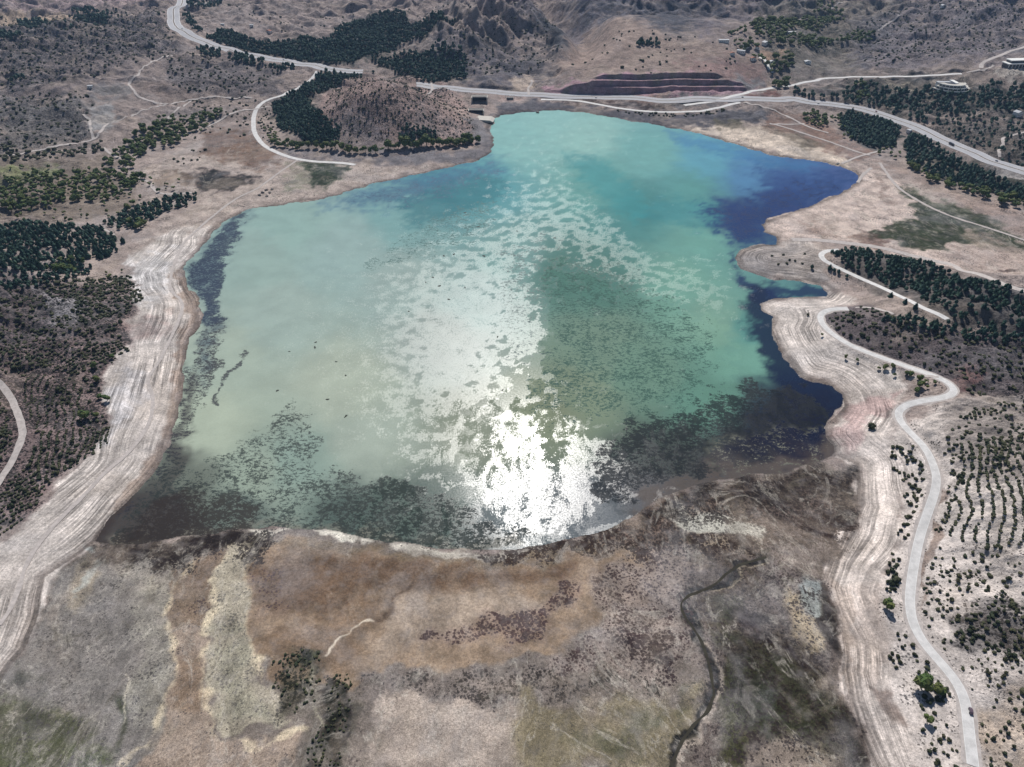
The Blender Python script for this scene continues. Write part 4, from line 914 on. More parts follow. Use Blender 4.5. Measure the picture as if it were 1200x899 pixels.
zone('pine_tree', FOREST[2], 5.6, (5, 7), 'dark green pine in the dense stand on the west flank of the round hill', G['p2'], 1, maxn=2200)
zone('pine_tree', FOREST[3], 6, (5, 7), 'dark pine in the narrow belt over the shoulder of the round hill', 'pines over the hill shoulder', .95, maxn=1200)
zone('pine_tree', FOREST[4], 6, (5.5, 7.5), 'dark pine in the dense stand below the motorway bend', 'pines below the motorway bend', 1, maxn=1500)
for q in ([(217,6),(232,3),(258,-3),(262,3),(240,9),(216,13)],[(214,17),(227,20),(230,32),(240,40),(262,46),(268,52),(245,46),(226,34)],[(230,58),(255,57),(262,66),(240,66)],[(268,62),(300,65),(312,74),(290,77),(272,72)],[(312,78),(340,76),(352,80),(330,84)],[(370,90),(380,84),(395,86),(385,92),(372,100)]):
    zone('pine_tree', q, 7.5, (6, 8.5), 'dark pine growing along the motorway on the left', G['p3'], .9, maxn=500)
for q in ([(20,24),(45,20),(62,26),(50,32),(25,32)],[(-5,36),(20,38),(28,48),(-5,48)],[(72,30),(85,28),(92,34),(74,36)],[(85,10),(100,8),(130,16),(125,30),(95,26),(85,18)],[(-5,94),(25,90),(34,96),(10,98)]):
    zone('pine_tree', q, 10, (7, 10), 'dark conifer in the woods at the top left edge', 'conifers at the top left', .8, .3, maxn=450)
zone('pine_tree', [(490,63),(520,50),(545,58),(520,62),(500,66)], 9, (6, 8), 'dark pine behind the plantation clearing', 'pines by the clearing', .5, .3, maxn=200)
zone('pine_tree', [(745,50),(772,48),(776,54),(745,55)], 8, (6, 9), 'pine in the row on the plateau top', 'pines on the plateau', .9, maxn=120)
# broadleaf belts
zone('broadleaf_tree', [(150,168),(180,140),(205,136),(232,133),(266,130),(248,148),(222,163),(205,172),(175,178),(162,190),(150,198),(112,200),(130,185)], 9.5, (7, 11), 'green broadleaf tree in the wood left of the round hill', 'broadleaf wood left of the round hill', .85, .35, maxn=1200)
zone('broadleaf_tree', [(-5,222),(30,204),(90,206),(135,198),(158,210),(155,228),(120,236),(60,245),(-5,250)], 8, (6, 9.5), 'green broadleaf tree in the belt along the left edge', 'broadleaf belt at the left edge', .8, .35, maxn=1500)
zone('broadleaf_tree', [(155,207),(170,208),(170,216),(158,218)], 8, (9, 11), 'broadleaf tree beside the white track on the flats', 'trees by the white track', .8, maxn=6)
zone('pine_tree', [(122,262),(150,248),(190,234),(210,228),(232,230),(226,240),(190,252),(168,262),(150,272),(128,268)], 6, (4.5, 7), 'dark tree in the strip pointing at the left shore', 'dark strip of trees towards the left shore', .9, .2, maxn=900)
zone('broadleaf_tree', [(155,262),(168,256),(172,270),(158,272)], 6, (6, 8), 'olive green tree at the foot of the dark strip', 'olive trees at the dark strip', .8, maxn=20)
zone('broadleaf_tree', [(110,360),(112,352),(150,298),(150,318),(105,320)], 9, (4, 6), 'small green tree above the pale beach', 'small trees above the pale beach', .25, maxn=12)
zone('pine_tree', [(-5,268),(30,262),(100,264),(128,272),(140,285),(150,282),(135,300),(100,306),(70,318),(-5,322)], 5.6, (4.5, 7), 'dark tree in the wood at the left edge', 'dark wood at the left edge', .85, .3, maxn=2600)
zone('pine_tree', [(-5,322),(70,320),(110,308),(100,325),(60,335),(-5,345)], 5.5, (3.5, 5.5), 'small dark conifer in the sloping row at the left', 'sloping conifer rows at the left', .8, .2, maxn=1200)
zone('broadleaf_tree', [(60,306),(98,304),(102,318),(62,322)], 7, (5, 8), 'green tree at the lower rim of the dark left wood', 'green trees below the dark wood', .7, .2, maxn=150)
zone('shrub', [(40,330),(150,322),(160,335),(170,350),(150,365),(110,380),(90,375),(90,350),(60,345)], 4.0, (2.6, 4.6), 'dark shrub on the slope above the left beach', 'shrubs above the left beach', .75, .35, maxn=2200)
zone('shrub', [(-5,345),(45,345),(90,380),(115,392),(108,405),(60,410),(-5,400)], 4.4, (2, 4), 'dark shrub in the gullied land at the left edge', 'shrubs in the left gullies', .45, .5, maxn=2200)
zone('shrub', [(-5,402),(60,408),(140,400),(148,412),(118,435),(90,440),(60,432),(-5,430)], 3.2, (2, 3.6), 'dark shrub on the striped slope at the left', 'shrubs on the striped left slope', .8, .35, rows=(1.0, 4.6), maxn=2200)
zone('shrub', [(28,440),(60,440),(90,450),(100,470),(95,500),(60,502),(35,500),(20,460)], 2.1, (1.5, 2.4), 'small shrub in the planted rows on the left slope', 'planted shrub rows on the left', .85, .15, rows=(1.95, 5.6), maxn=1600)
zone('shrub', [(45,505),(95,502),(130,500),(125,520),(100,540),(70,555),(48,565),(30,545)], 2.3, (1.8, 3), 'shrub in the dense rows above the left beach', 'dense shrub rows on the left', .9, .2, rows=(1.9, 4.6), maxn=1800)
zone('shrub', [(-5,440),(0,452),(14,480),(18,520),(-5,560)], 3, (2, 3.4), 'shrub at the left edge beside the dirt road', 'shrubs by the left dirt road', .6, .2, maxn=500)
zone('shrub', [(-5,580),(10,560),(30,550),(58,565),(50,585),(20,615),(-5,630)], 2.7, (1.8, 3.1), 'shrub in the slanting rows at the left edge', 'slanting shrub rows at the left', .8, .2, rows=(.95, 4), maxn=1200)
spots('broadleaf_tree', [(111,431),(132,420,.8),(114,447,.9),(126,470,.95),(118,467,.8)], 7.5, 'round green tree on the rim of the left beach', 'trees on the left beach rim')
spots('broadleaf_tree', [(101,491,1.2)], 9, 'larger of two green trees side by side above the left beach', None); spots('broadleaf_tree', [(114,489)], 6, 'smaller of two green trees side by side above the left beach', None)
# foot of the hill
HF = [(322,170),(333,172),(343,173),(354,174),(362,173),(371,173),(383,174),(393,174,1.2),(401,176),(410,179),(417,179),(428,178),(440,179),(455,174,1.3),(467,174),(475,172,1.5),(488,173),(500,170,1.7),(515,171,1.2),(524,171),(532,170),(540,169),(546,167,1.2),(550,165),(535,172,1.2)]
spots('broadleaf_tree', HF+[(327,172,.8),(348,172,.8),(378,175,.8),(388,174,.7),(405,178,.7),(424,179,.7),(434,179,.8),(448,178,.7),(462,175,.8),(481,173,.9),(494,171),(507,171,.9),(519,171,.8),(528,169),(545,170,1.1),(552,168,.9)], 12, 'green tree in the line round the foot of the round hill', 'line of trees at the foot of the round hill')
spots('broadleaf_tree', [(560,167,1.3)], 9, 'lone dark tree on the spit below the round hill', None)
zone('pine_tree', [(465,165),(470,152),(500,150),(514,158),(510,165),(495,168),(475,170)], 6, (5, 7.5), 'dark tree in the clump at the front of the round hill', 'clump at the front of the round hill', .9, maxn=200)
zone('broadleaf_tree', [(308,150),(318,150),(330,165),(360,172),(345,177),(322,172)], 8, (5, 8), 'small green tree by the loop road', 'trees by the loop road', .7, maxn=120)
zone('shrub', [(385,110),(420,92),(480,90),(518,102),(543,122),(556,150),(556,166),(400,170),(378,140)], 6.5, (2.4, 4), 'dark shrub dotted on the round hill', 'shrubs on the round hill', .5, .4, maxn=2600)
# right side
zone('pine_tree', [(972,294),(998,291),(1030,297),(1062,306),(1100,315),(1112,320),(1150,328),(1205,343),(1205,372),(1165,362),(1120,352),(1085,345),(1060,342),(1030,330),(1000,316),(978,305)], 5.0, (3.8, 6), 'dark pine in the grove on the ridge right of the lake', 'pine grove on the right ridge', .82, .25, maxn=2600)
zone('pine_tree', [(1075,345),(1120,355),(1160,365),(1205,378),(1205,398),(1150,385),(1115,375),(1090,360)], 6, (3.6, 5.8), 'dark pine on the slope below the right grove', 'pines below the right grove', .6, .4, maxn=1000)
zone('pine_tree', [(1030,375),(1055,370),(1110,378),(1150,385),(1205,390),(1205,405),(1160,402),(1100,394),(1060,385)], 5, (3.6, 5.4), 'dark conifer in the belt above the purple slope', 'conifer belt above the purple slope', .85, .2, maxn=900)
spots('pine_tree', [(972,316),(977,319),(982,321),(992,326),(1004,328),(1012,332),(1043,349),(1060,356),(1072,362),(951,315)], 5.5, 'dark tree on the bank below the narrow ridge road', 'trees below the ridge road')
spots('shrub', [(918,299),(925,305),(932,306),(940,309),(922,309),(905,300),(912,310),(943,298),(947,370,1.4)], 3.6, 'dark shrub on the grey headland', 'shrubs on the headland')
zone('shrub', RHILL, 4.6, (2.4, 4.6), 'dark shrub on the purple hillside at the right', 'shrubs on the purple hillside', .42, .5, maxn=1600)
zone('broadleaf_tree', [(985,412),(1000,414),(1030,425),(1060,438),(1110,452),(1108,458),(1080,462),(1065,452),(1040,442),(1020,432),(1000,425)], 7, (4, 6.5), 'small green tree on the bank below the shore road', 'trees below the shore road', .6, .3, maxn=70)
spots('broadleaf_tree', [(963,394),(990,420),(1004,424)], 4.5, 'lone bush on the beach below the shore road', 'bushes on the right beach')
zone('pine_tree', [(1058,168),(1070,158),(1085,165),(1105,178),(1135,192),(1160,203),(1163,210),(1205,222),(1205,238),(1165,228),(1120,216),(1085,205),(1062,190)], 7, (5.5, 8.5), 'dark tree in the wood between the motorway and the flats', 'wood between motorway and flats', .85, .3, maxn=900)
zone('broadleaf_tree', [(1062,192),(1085,203),(1120,216),(1165,228),(1205,236),(1205,246),(1178,240),(1120,224),(1085,212),(1060,198)], 8, (7, 10), 'olive green tree along the lower edge of the right wood', 'olive trees along the right wood', .75, .2, maxn=160)
spots('broadleaf_tree', [(1173,240,1.3),(1200,243,1.2)], 9, 'large green tree standing out below the right wood', 'trees below the right wood')
zone('broadleaf_tree', [(940,138),(950,130),(968,138),(972,148),(960,150),(945,147)], 8, (7, 10), 'green tree in the clump by the right shore track', 'clump by the right shore track', .85, maxn=40)
zone('broadleaf_tree', [(970,135),(985,135),(1000,165),(1020,178),(1050,172),(1060,190),(1030,180),(990,165)], 9, (5, 8), 'small tree at the edge of the dense pine stand', 'trees beside the dense stand', .5, .3, maxn=110)
zone('pine_tree', [(1015,94),(1040,104),(1070,108),(1090,100),(1095,108),(1140,108),(1170,98),(1205,100),(1205,132),(1150,130),(1100,142),(1060,146),(1020,120),(985,112),(1000,100)], 9, (6, 9), 'dark tree on the wooded slope above the motorway', 'wooded slope above the motorway', .6, .5, maxn=2200)
zone('pine_tree', [(1085,142),(1150,135),(1205,140),(1205,195),(1160,180),(1120,165)], 9, (4, 7), 'scattered dark tree right of the motorway', 'trees right of the motorway', .45, .5, maxn=900)
zone('pine_tree', [(925,105),(950,110),(1000,115),(1015,118),(1010,124),(980,120),(930,115)], 8, (6, 8), 'dark tree on the strip above the motorway', 'trees above the motorway', .6, .4, maxn=250)
for q in ([(880,30),(900,25),(940,24),(950,18),(985,12),(990,24),(960,36),(925,38),(900,42),(882,42)],[(896,44),(930,42),(960,45),(1000,38),(1020,38),(1022,50),(980,55),(945,58),(905,52)],[(852,36),(875,34),(878,42),(855,42)],[(862,50),(885,50),(890,58),(870,64),(864,58)],[(900,72),(925,60),(935,70),(925,85),(905,90),(895,80)],[(885,64),(897,68),(895,74),(882,70)],[(955,-3),(985,-3),(975,8),(958,8)],[(905,98),(925,93),(925,103),(908,105)],[(1000,97),(1015,95),(1020,115),(1005,118)]):
    zone('broadleaf_tree', q, 11, (9, 13), 'dark green tree among the fields of the far village', 'trees of the far village', .8, .3, maxn=330)
zone('shrub', [(1052,520),(1065,515),(1080,530),(1088,550),(1090,570),(1082,590),(1070,620),(1064,660),(1060,700),(1050,700),(1035,690),(1040,650),(1055,620),(1060,570),(1045,550),(1040,530)], 3.6, (2.4, 4.4), 'dark shrub between the right beach and the road', 'shrubs between right beach and road', .62, .5, maxn=700)
spots('shrub', [(1021,501,1.7),(1023,503,1.5)], 5.5, 'large dark bush on the right beach slope', 'large bushes on the right slope')
zone('shrub', [(1040,780),(1060,720),(1068,740),(1090,772),(1112,795),(1126,815),(1130,850),(1132,905),(1110,905),(1085,890),(1080,850),(1075,800)], 3.4, (1.8, 3.8), 'dark shrub on the bank left of the lower road', 'shrubs left of the lower road', .55, .45, maxn=800)
spots('broadleaf_tree', [(1079,806,1.25)], 8.5, 'bright green round tree left of the lower road', None); spots('broadleaf_tree', [(1098,812,1.1)], 8, 'olive green tree just right of the bright green one', None)
spots('broadleaf_tree', [(1086,846,1.0)], 6.5, 'small olive tree below the bright green pair', None); spots('broadleaf_tree', [(1039,713,1.1)], 7, 'green tree on the dark clump beside the road', None)
spots('shrub', [(1115,800,1.3),(1118,810,1.2),(1112,790),(1105,785),(1120,812,1.3),(1090,802,1.3),(1110,803),(1100,790,1.2),(1050,682,1.5),(1054,690,1.5),(1046,670),(1058,700,1.4),(1052,705,1.6)], 5, 'large dark bush beside the lower road', 'large bushes beside the lower road')
zone('shrub', [(1100,570),(1105,520),(1130,480),(1205,465),(1205,545),(1150,560),(1110,600),(1098,640)], 3.9, (2, 3.8), 'dark shrub on the pale slope above the road', 'shrubs above the road', .5, .55, maxn=1700)
zone('shrub', [(1125,520),(1205,505),(1205,640),(1160,640),(1112,630),(1105,600),(1120,560)], 1.9, (1.8, 2.8), 'shrub in the planted rows on the right slope', 'planted rows on the right slope', .95, .1, rows=(1.10, 5.0), maxn=1800)
zone('shrub', [(1100,640),(1205,640),(1205,905),(1150,905),(1142,850),(1135,805),(1110,775),(1080,735),(1076,710),(1085,680)], 3.4, (1.5, 3.6), 'dark shrub on the pale slope at the lower right', 'shrubs at the lower right', .42, .55, maxn=2200)
zone('shrub', [(1115,725),(1160,715),(1205,700),(1205,760),(1160,768),(1115,758)], 3.6, (2, 4.2), 'dark shrub on the grey patch right of the road', 'shrubs on the grey patch', .6, .3, maxn=400)
zone('shrub', [(320,775),(345,760),(375,765),(378,800),(365,830),(340,840),(322,815)], 3.4, (1.2, 2.4), 'dark green bush in the wash on the lakebed', 'bushes in the left lakebed wash', .6, .4, maxn=500)
zone('shrub', [(385,790),(412,788),(410,840),(398,899),(360,899),(365,860),(380,845)], 2.6, (.8, 2.2), 'dark bush in the dense thicket on the lakebed', 'thicket on the lakebed', .9, .6, maxn=900)
zone('broadleaf_tree', [(-5,190),(120,196),(150,200),(230,215),(225,235),(160,262),(60,262),(-5,262)], 15, (4, 7.5), 'scattered green tree between the woods at the left', 'scattered trees between the left woods', .5, .7, maxn=300)
zone('shrub', [(-5,330),(150,322),(165,345),(140,400),(118,440),(125,500),(100,540),(40,585),(-5,600)], 6.5, (1.6, 5), 'dark bush among the scrub of the left slope', 'mixed scrub on the left slope', .6, .9, maxn=900, wl=30)
zone('shrub', [(200,195),(215,160),(260,135),(300,130),(300,155),(260,165),(230,190)], 11, (3, 6), 'shrub on the red soil left of the loop road', 'shrubs left of the loop road', .3, .6, maxn=150)
for q, k_ in (([(0,20),(190,10),(210,60),(110,90),(0,110)], .8), ([(0,110),(100,110),(105,165),(0,180)], .8), ([(190,62),(330,80),(300,112),(200,112)], .6), ([(225,112),(300,118),(290,128),(200,155)], .5), ([(250,5),(560,0),(640,20),(430,18),(320,40)], .22), ([(660,60),(735,30),(900,60),(860,90),(700,86)], .12), ([(1000,30),(1080,0),(1205,0),(1205,55),(1020,80)], .5), ([(505,90),(520,40),(640,20),(660,60),(620,90)], .5)):
    zone('shrub', q, 12.5, (3.5, 6.5), 'dark shrub on the far dry slopes', 'shrubs on the far slopes', k_, .5, maxn=1500)
zone('shrub', [(0,170),(30,178),(110,168),(125,165),(120,180),(60,185),(30,190),(0,192)], 8, (5, 8), 'dark bush along the far left track', 'bushes along the far left track', .8, .2, maxn=300)
zone('shrub', [(725,128),(775,133),(812,133),(850,127),(852,131),(810,137),(770,137),(725,132)], 6, (3.5, 5.5), 'dark bush on the embankment below the far road', 'bushes on the far embankment', .5, .3, maxn=60)
zone('shrub', [(300,128),(345,118),(320,130),(322,150),(300,168)], 8, (3, 5), 'dark shrub between the loop road and the pines', 'shrubs by the loop road', .5, .3, maxn=150)
ntot = {}
for kind, items in VEG.items():
    A = np.array([(a, b, c, d, e) for a, b, c, d, e in items])
    dr = np.array([((ROADPTS[:, 0]-a)**2+(ROADPTS[:, 1]-b)**2 < (ROADPTS[:, 2]+c*.3)**2).any() for a, b, c in A[:, :3]]) if len(A) else np.zeros(0, bool)
    A = A[~dr]; sl_ = slant(A[:, 0], A[:, 1]); app = A[:, 2]/sl_*F
    u, v = chart(A[:, 0], A[:, 1]); zz = gh(A[:, 0], A[:, 1])
    dep = A[:, 1]*cP+(H-zz)*sP; su = 600+F*A[:, 0]/dep; svv = 449.5+F*((H-zz)*cP-A[:, 1]*sP)/dep
    vis = (su > 2) & (su < 1198) & (svv > 2) & (svv < 897)
    order = np.argsort(-(app*vis)); K = KIND[kind]; nI = min(298, int(vis.sum())); r = np.random.RandomState(3)
    sel = order[:nI]; LAB = {}
    for zi in set(A[sel, 4].astype(int)):
        ii = sel[A[sel, 4].astype(int) == zi]
        if len(ii) == 1: LAB[ii[0]] = ZONES[zi][0]; continue
        U_, V_, Z_ = su[ii], svv[ii], A[ii, 2]
        def third(a, names): lo, hi = a.min(), a.max()+1e-6; return [names[min(2, int((q-lo)/(hi-lo)*3))] for q in a]
        a_ = third(U_, ('left end', 'middle', 'right end')); b_ = third(V_, ('far', 'central', 'near')); q1, q2 = np.quantile(Z_, [.33, .67])
        for j_, i_ in enumerate(ii):
            sz_ = 'smaller ' if Z_[j_] < q1 else 'larger ' if Z_[j_] > q2 else ''
            LAB[i_] = ' '.join((sz_+ZONES[zi][0]+', '+b_[j_]+' side, '+a_[j_]).split()[:16])
    for oi, i in enumerate(sel):
        x, y, s, hs, zi = A[i]; zi = int(zi); e = bpy.data.objects.new(kind, None); C.objects.link(e); e.empty_display_size = 1
        e.location = (x, y, zz[i]-.1); rz = r.rand()*6.28; e.rotation_euler = (0, 0, rz); e.scale = (s, s, s*hs*K['ht'])
        tag(e, LAB[i], {'broadleaf_tree': 'tree', 'pine_tree': 'tree', 'shrub': 'shrub'}[kind], ZONES[zi][1])
        link(K['near'][r.randint(len(K['near']))].name.split('.')[0], K['near'][r.randint(len(K['near']))], e)
        link('stem' if kind == 'shrub' else 'trunk', K['trunk'][r.randint(len(K['trunk']))], e)
    rest = order[nI:]; vs, fs, off = [], [], 0
    shp = r.randint(0, 6, len(rest)); rz = r.rand(len(rest))*6.28
    for k_ in range(6):
        ii = rest[shp == k_]; 
        if not len(ii): continue
        bV, bF = K['far'][k_]; c_, s_ = np.cos(rz[shp == k_]), np.sin(rz[shp == k_]); sz = A[ii, 2]
        px = (bV[None, :, 0]*c_[:, None]-bV[None, :, 1]*s_[:, None])*sz[:, None]+A[ii, 0][:, None]
        py = (bV[None, :, 0]*s_[:, None]+bV[None, :, 1]*c_[:, None])*sz[:, None]+A[ii, 1][:, None]
        pz = bV[None, :, 2]*(sz*A[ii, 3]*K['ht'])[:, None]+zz[ii][:, None]-.1
        vs.append(np.stack([px, py, pz], -1).reshape(-1, 3)); fs.append((bF[None]+(np.arange(len(ii))*len(bV))[:, None, None]).reshape(-1, 3)+off); off += len(ii)*len(bV)
    if vs:
        nm = {'broadleaf_tree': 'broadleaf_wood', 'pine_tree': 'pine_forest', 'shrub': 'shrub_cover'}[kind]
        o = link(nm, np_mesh(nm, np.concatenate(vs), np.concatenate(fs), M[K['mat']]))
        tag(o, {'broadleaf_tree': 'green broadleaf trees massed in far belts and clumps', 'pine_tree': 'dark pines massed in plantations and woods', 'shrub': 'small dark shrubs scattered over the dry slopes'}[kind], {'broadleaf_tree': 'woodland', 'pine_tree': 'forest', 'shrub': 'scrub'}[kind], None, 'stuff')
    ntot[kind] = (len(A), nI, sum(len(f) for f in fs))
print('veg', ntot, time.time()-T0)

# ------------------------------------------------------------------ boxes and built things
class MB:
    def __init__(s): s.v = []; s.f = []
    def box(s, x0, x1, y0, y1, z0, z1):
        b = len(s.v); s.v += [(x, y, z) for z in (z0, z1) for y in (y0, y1) for x in (x0, x1)]
        s.f += [tuple(b+i for i in q) for q in ((0,2,3,1),(4,5,7,6),(0,1,5,4),(2,6,7,3),(0,4,6,2),(1,3,7,5))]; return s
    def prism(s, poly, y0, y1):
        """poly in (x, z), extruded along y"""
        b = len(s.v); n = len(poly); s.v += [(x, y0, z) for x, z in poly]+[(x, y1, z) for x, z in poly]
        s.f += [tuple(b+i for i in range(n)), tuple(b+n+i for i in range(n-1, -1, -1))]+[(b+(i+1) % n, b+i, b+n+i, b+n+(i+1) % n) for i in range(n)]; return s
    def cyl(s, c, r, h, axis='z', n=12):
        b = len(s.v)
        for k in (0, 1):
            for i in range(n):
                a = i/n*2*math.pi; p, q = math.cos(a)*r, math.sin(a)*r
                s.v.append((c[0]+p, c[1]+q, c[2]+k*h) if axis == 'z' else (c[0]+p, c[1]+k*h, c[2]+q))
        s.f += [tuple(b+i for i in range(n-1, -1, -1)), tuple(b+n+i for i in range(n))]+[(b+i, b+(i+1) % n, b+n+(i+1) % n, b+n+i) for i in range(n)]; return s
    def build(s, name, mat, parent=None, bevel=0):
        bm = bmesh.new(); vs = [bm.verts.new(p) for p in s.v]
        for f in s.f: bm.faces.new([vs[i] for i in f])
        bmesh.ops.recalc_face_normals(bm, faces=bm.faces)
        if bevel: bmesh.ops.bevel(bm, geom=list(bm.edges), offset=bevel, segments=1, affect='EDGES')
        me = bpy.data.meshes.new(name); bm.to_mesh(me); bm.free(); me.materials.append(mat); return link(name, me, parent)
def empty(name, u, v, rz=0, label=None, cat=None, group=None, dz=0, xyz=None):
    e = bpy.data.objects.new(name, None); C.objects.link(e)
    if xyz is None: x, y = at(u, v); xyz = (float(x[0]), float(y[0]), float(gh(x, y)[0])+dz)
    e.location = xyz; e.rotation_euler = (0, 0, rz); return tag(e, label, cat, group)
def house(u, v, rz, w_, d, h, roof, label, name='house', cat='house', flatroof=False):
    e = empty(name, u, v, rz, label, cat)
    MB().box(-w_/2, w_/2, -d/2, d/2, -2, h).build('wall', M['white'], e)
    if flatroof: MB().box(-w_/2-.3, w_/2+.3, -d/2-.3, d/2+.3, h+.003, h+.5).build('roof', roof, e)
    else:
        MB().prism([(-w_/2-.5, h+.01), (w_/2+.5, h+.01), (0, h+d*.22)], -d/2-.4, d/2+.4).build('roof', roof, e)
    n = max(2, int(w_/4))
    for i in range(n):
        x = -w_/2+(i+.5)*w_/n
        if i == n//2: MB().box(x-.6, x+.6, -d/2-.06, -d/2+.05, .05, 2.3).build('door', M['wood'], e)
        else: MB().box(x-.8, x+.8, -d/2-.05, -d/2+.05, 1.1, min(2.5, h-.3)).build('window', M['glass'], e)
    return e
HS = [(927,39.5,.1,20,9,4,'roofgrey','long low building with a pale roof above the village fields',1),(950,46.5,.2,9,7,4,'roofgrey','small white hut among trees right of the village',0),(868,62,-.5,17,9,5,'roofgrey','white roofed house at the left end of the village road',1),
 (897,52,.5,14,10,5,'roofgrey','grey roofed house at the top of the village',0),(858,64,.1,9,7,4,'tile','red roofed house at the left rim of the village',0),(874,56,.3,11,8,5,'roofgrey','grey house behind the village road',0),(887,57,-.2,9,7,4,'tile','small red roofed house below the top of the village',0),
 (882,70,.2,10,8,4,'tile','red roofed house nearest the white village road',0),(848,49,.0,22,8,4,'roofgrey','long pale shed at the upper left of the village',1),(946,74,.1,13,8,4,'roofgrey','lone pale roofed house in the trees below the orchard',0),(945,52,.4,8,7,4,'tile','little red roofed house in the dark orchard',0),
 (261,30,.1,8,6,4,'roofgrey','small white hut in the pines by the left motorway',1),(295,31,.2,9,7,4,'roofgrey','white roofed hut above the pine plantation',1),(315,38,-.2,13,9,4,'tile','reddish house at the rim of the large plantation',0),(106,103,.1,9,6,4,'roofgrey','small pale hut on the field at the far left',1),
 (1192,135,.4,14,10,6,'roofgrey','pale house on the bare slope at the right edge',0),(1065,155,.5,7,6,4,'roofgrey','white hut just below the motorway bend',1),(904,124-50,.2,9,7,4,'roofgrey','pale house right of the village road',0),(1105,30-22,.2,12,8,4,'roofgrey','pale roofed barn on the far right slope',0)]
for (u, v, rz, w_, d, h, rf, lb, fl) in HS: house(u, v, rz, w_, d, h, M[rf], lb, flatroof=bool(fl))
# terraced hotel, curved, three storeys
def arc_strip(r0, r1, a0, a1, z0, z1, n=18):
    m = MB(); b = 0
    for i in range(n+1):
        a = a0+(a1-a0)*i/n
        for r, z in ((r0, z0), (r1, z0), (r1, z1), (r0, z1)): m.v.append((math.cos(a)*r, math.sin(a)*r, z))
    for i in range(n):
        for j in range(4): m.f.append((i*4+j, i*4+(j+1) % 4, i*4+4+(j+1) % 4, i*4+4+j))
    m.f += [(0, 1, 2, 3), tuple(n*4+q for q in (3, 2, 1, 0))]; return m
e = empty('hotel', 1112, 104, 0, 'curved white terraced building on the wooded slope at the right', 'building', None, 1)
for k, (r0, r1) in enumerate(((16, 34), (15, 29), (14, 24))):
    z = k*4.2-1.5
    arc_strip(r0, r1, math.pi+.1, 2*math.pi-.1, z, z+2.9).build('storey', M['dark'] if 0 else M['glass'], e)
    arc_strip(r0-.5, r1+1.2, math.pi+.06, 2*math.pi-.06, z+2.92, z+3.6).build('balcony', M['concrete'], e); arc_strip(r1+1.25, r1+1.7, math.pi+.06, 2*math.pi-.06, z+2.9, z+4.3).build('parapet', M['white'], e)
    for q in range(11):
        a = math.pi+.2+q*.27; MB().box(-.4, .4, -.4, .4, z, z+2.9).build('pillar', M['white'], e).location = (math.cos(a)*(r1+.8), math.sin(a)*(r1+.8), 0)
MB().box(-22, 2, 6, 13, 0, 9).build('wing', M['white'], e); MB().box(8, 16, -4, 22, 0, 10).build('wing', M['white'], e)
MB().box(-23, 3, 5.4, 13.6, 9.02, 9.6).build('roof', M['roofgrey'], e)
e = empty('villa', 1192, 78, .1, 'large white flat roofed building at the right edge', 'building', None, 1)
MB().box(-26, 26, -8, 10, -3, 5).build('wall', M['glass'], e); MB().box(-28, 28, -10, 12, 5.01, 6.4).build('roof', M['white'], e)
MB().box(-18, 26, -2, 12, 6.42, 10).build('upper_wall', M['glass'], e); MB().box(-20, 28, -4, 14, 10.02, 11.4).build('roof', M['white'], e)
for i in range(8): MB().box(-26+i*7.2, -25.2+i*7.2, -9.5, -8.7, -3, 5).build('pillar', M['white'], e)
# motorway underpass and spillway at the far left corner of the lake
def portal(u, v, w_, h, dep, label, rz=0):
    e = empty('bridge', u, v, rz, label, 'bridge', None, 0)
    MB().box(-w_/2, w_/2, 0, dep, h, h+1.4).build('deck', M['concrete'], e)
    MB().box(-w_/2-2, -w_/2, -4, dep+1, -3, h+1.2).build('abutment', M['concrete'], e); MB().box(w_/2, w_/2+2, -4, dep+1, -3, h+1.2).build('abutment', M['concrete'], e)
    MB().box(-w_/2+.02, w_/2-.02, dep-.5, dep-.1, -3, h-.02).build('shade_panel', M['dark'], e)  # near-black panel across the opening, standing in for the shade inside
    MB().box(-w_/2+.03, w_/2-.03, -3, dep-.6, -3, .25).build('floor', M['rock'], e)
    for s in (.15, dep-.6): MB().box(-w_/2-1, w_/2+1, s, s+.25, h+1.42, h+2.4).build('parapet', M['concrete'], e)
    return e
portal(562, 120, 28, 9, 10, 'motorway bridge with a dark opening behind the round hill')
portal(558, 133, 26, 5, 8, 'low concrete bridge over the dark spillway by the lake corner')
e = empty('spillway_apron', 564, 139, -.1, 'pale concrete apron sloping into the far corner of the lake', 'slipway', None, .4)
MB().prism([(-22, -3), (18, -3), (24, -2.4), (18, .5), (-22, 1.5)], -13, 13).build('slab', M['concrete'], e); MB().box(-24, -22.1, -14, 14, -2, 3).build('side_wall', M['concrete'], e)
e = empty('pump_station', 597, 117, 0, 'dark steel frames standing on the far embankment', 'pump station', None, 0)
for i in range(4):
    MB().box(-9+i*6, -8.4+i*6, -.3, .3, -1, 9).build('post', M['steel'], e)
for z in (4, 8.5): MB().box(-9.3, 9.9, -.2, .2, z, z+.5).build('beam', M['steel'], e)
MB().box(-6, 8, 1, 6, -1, 4).build('housing', M['rock'], e)

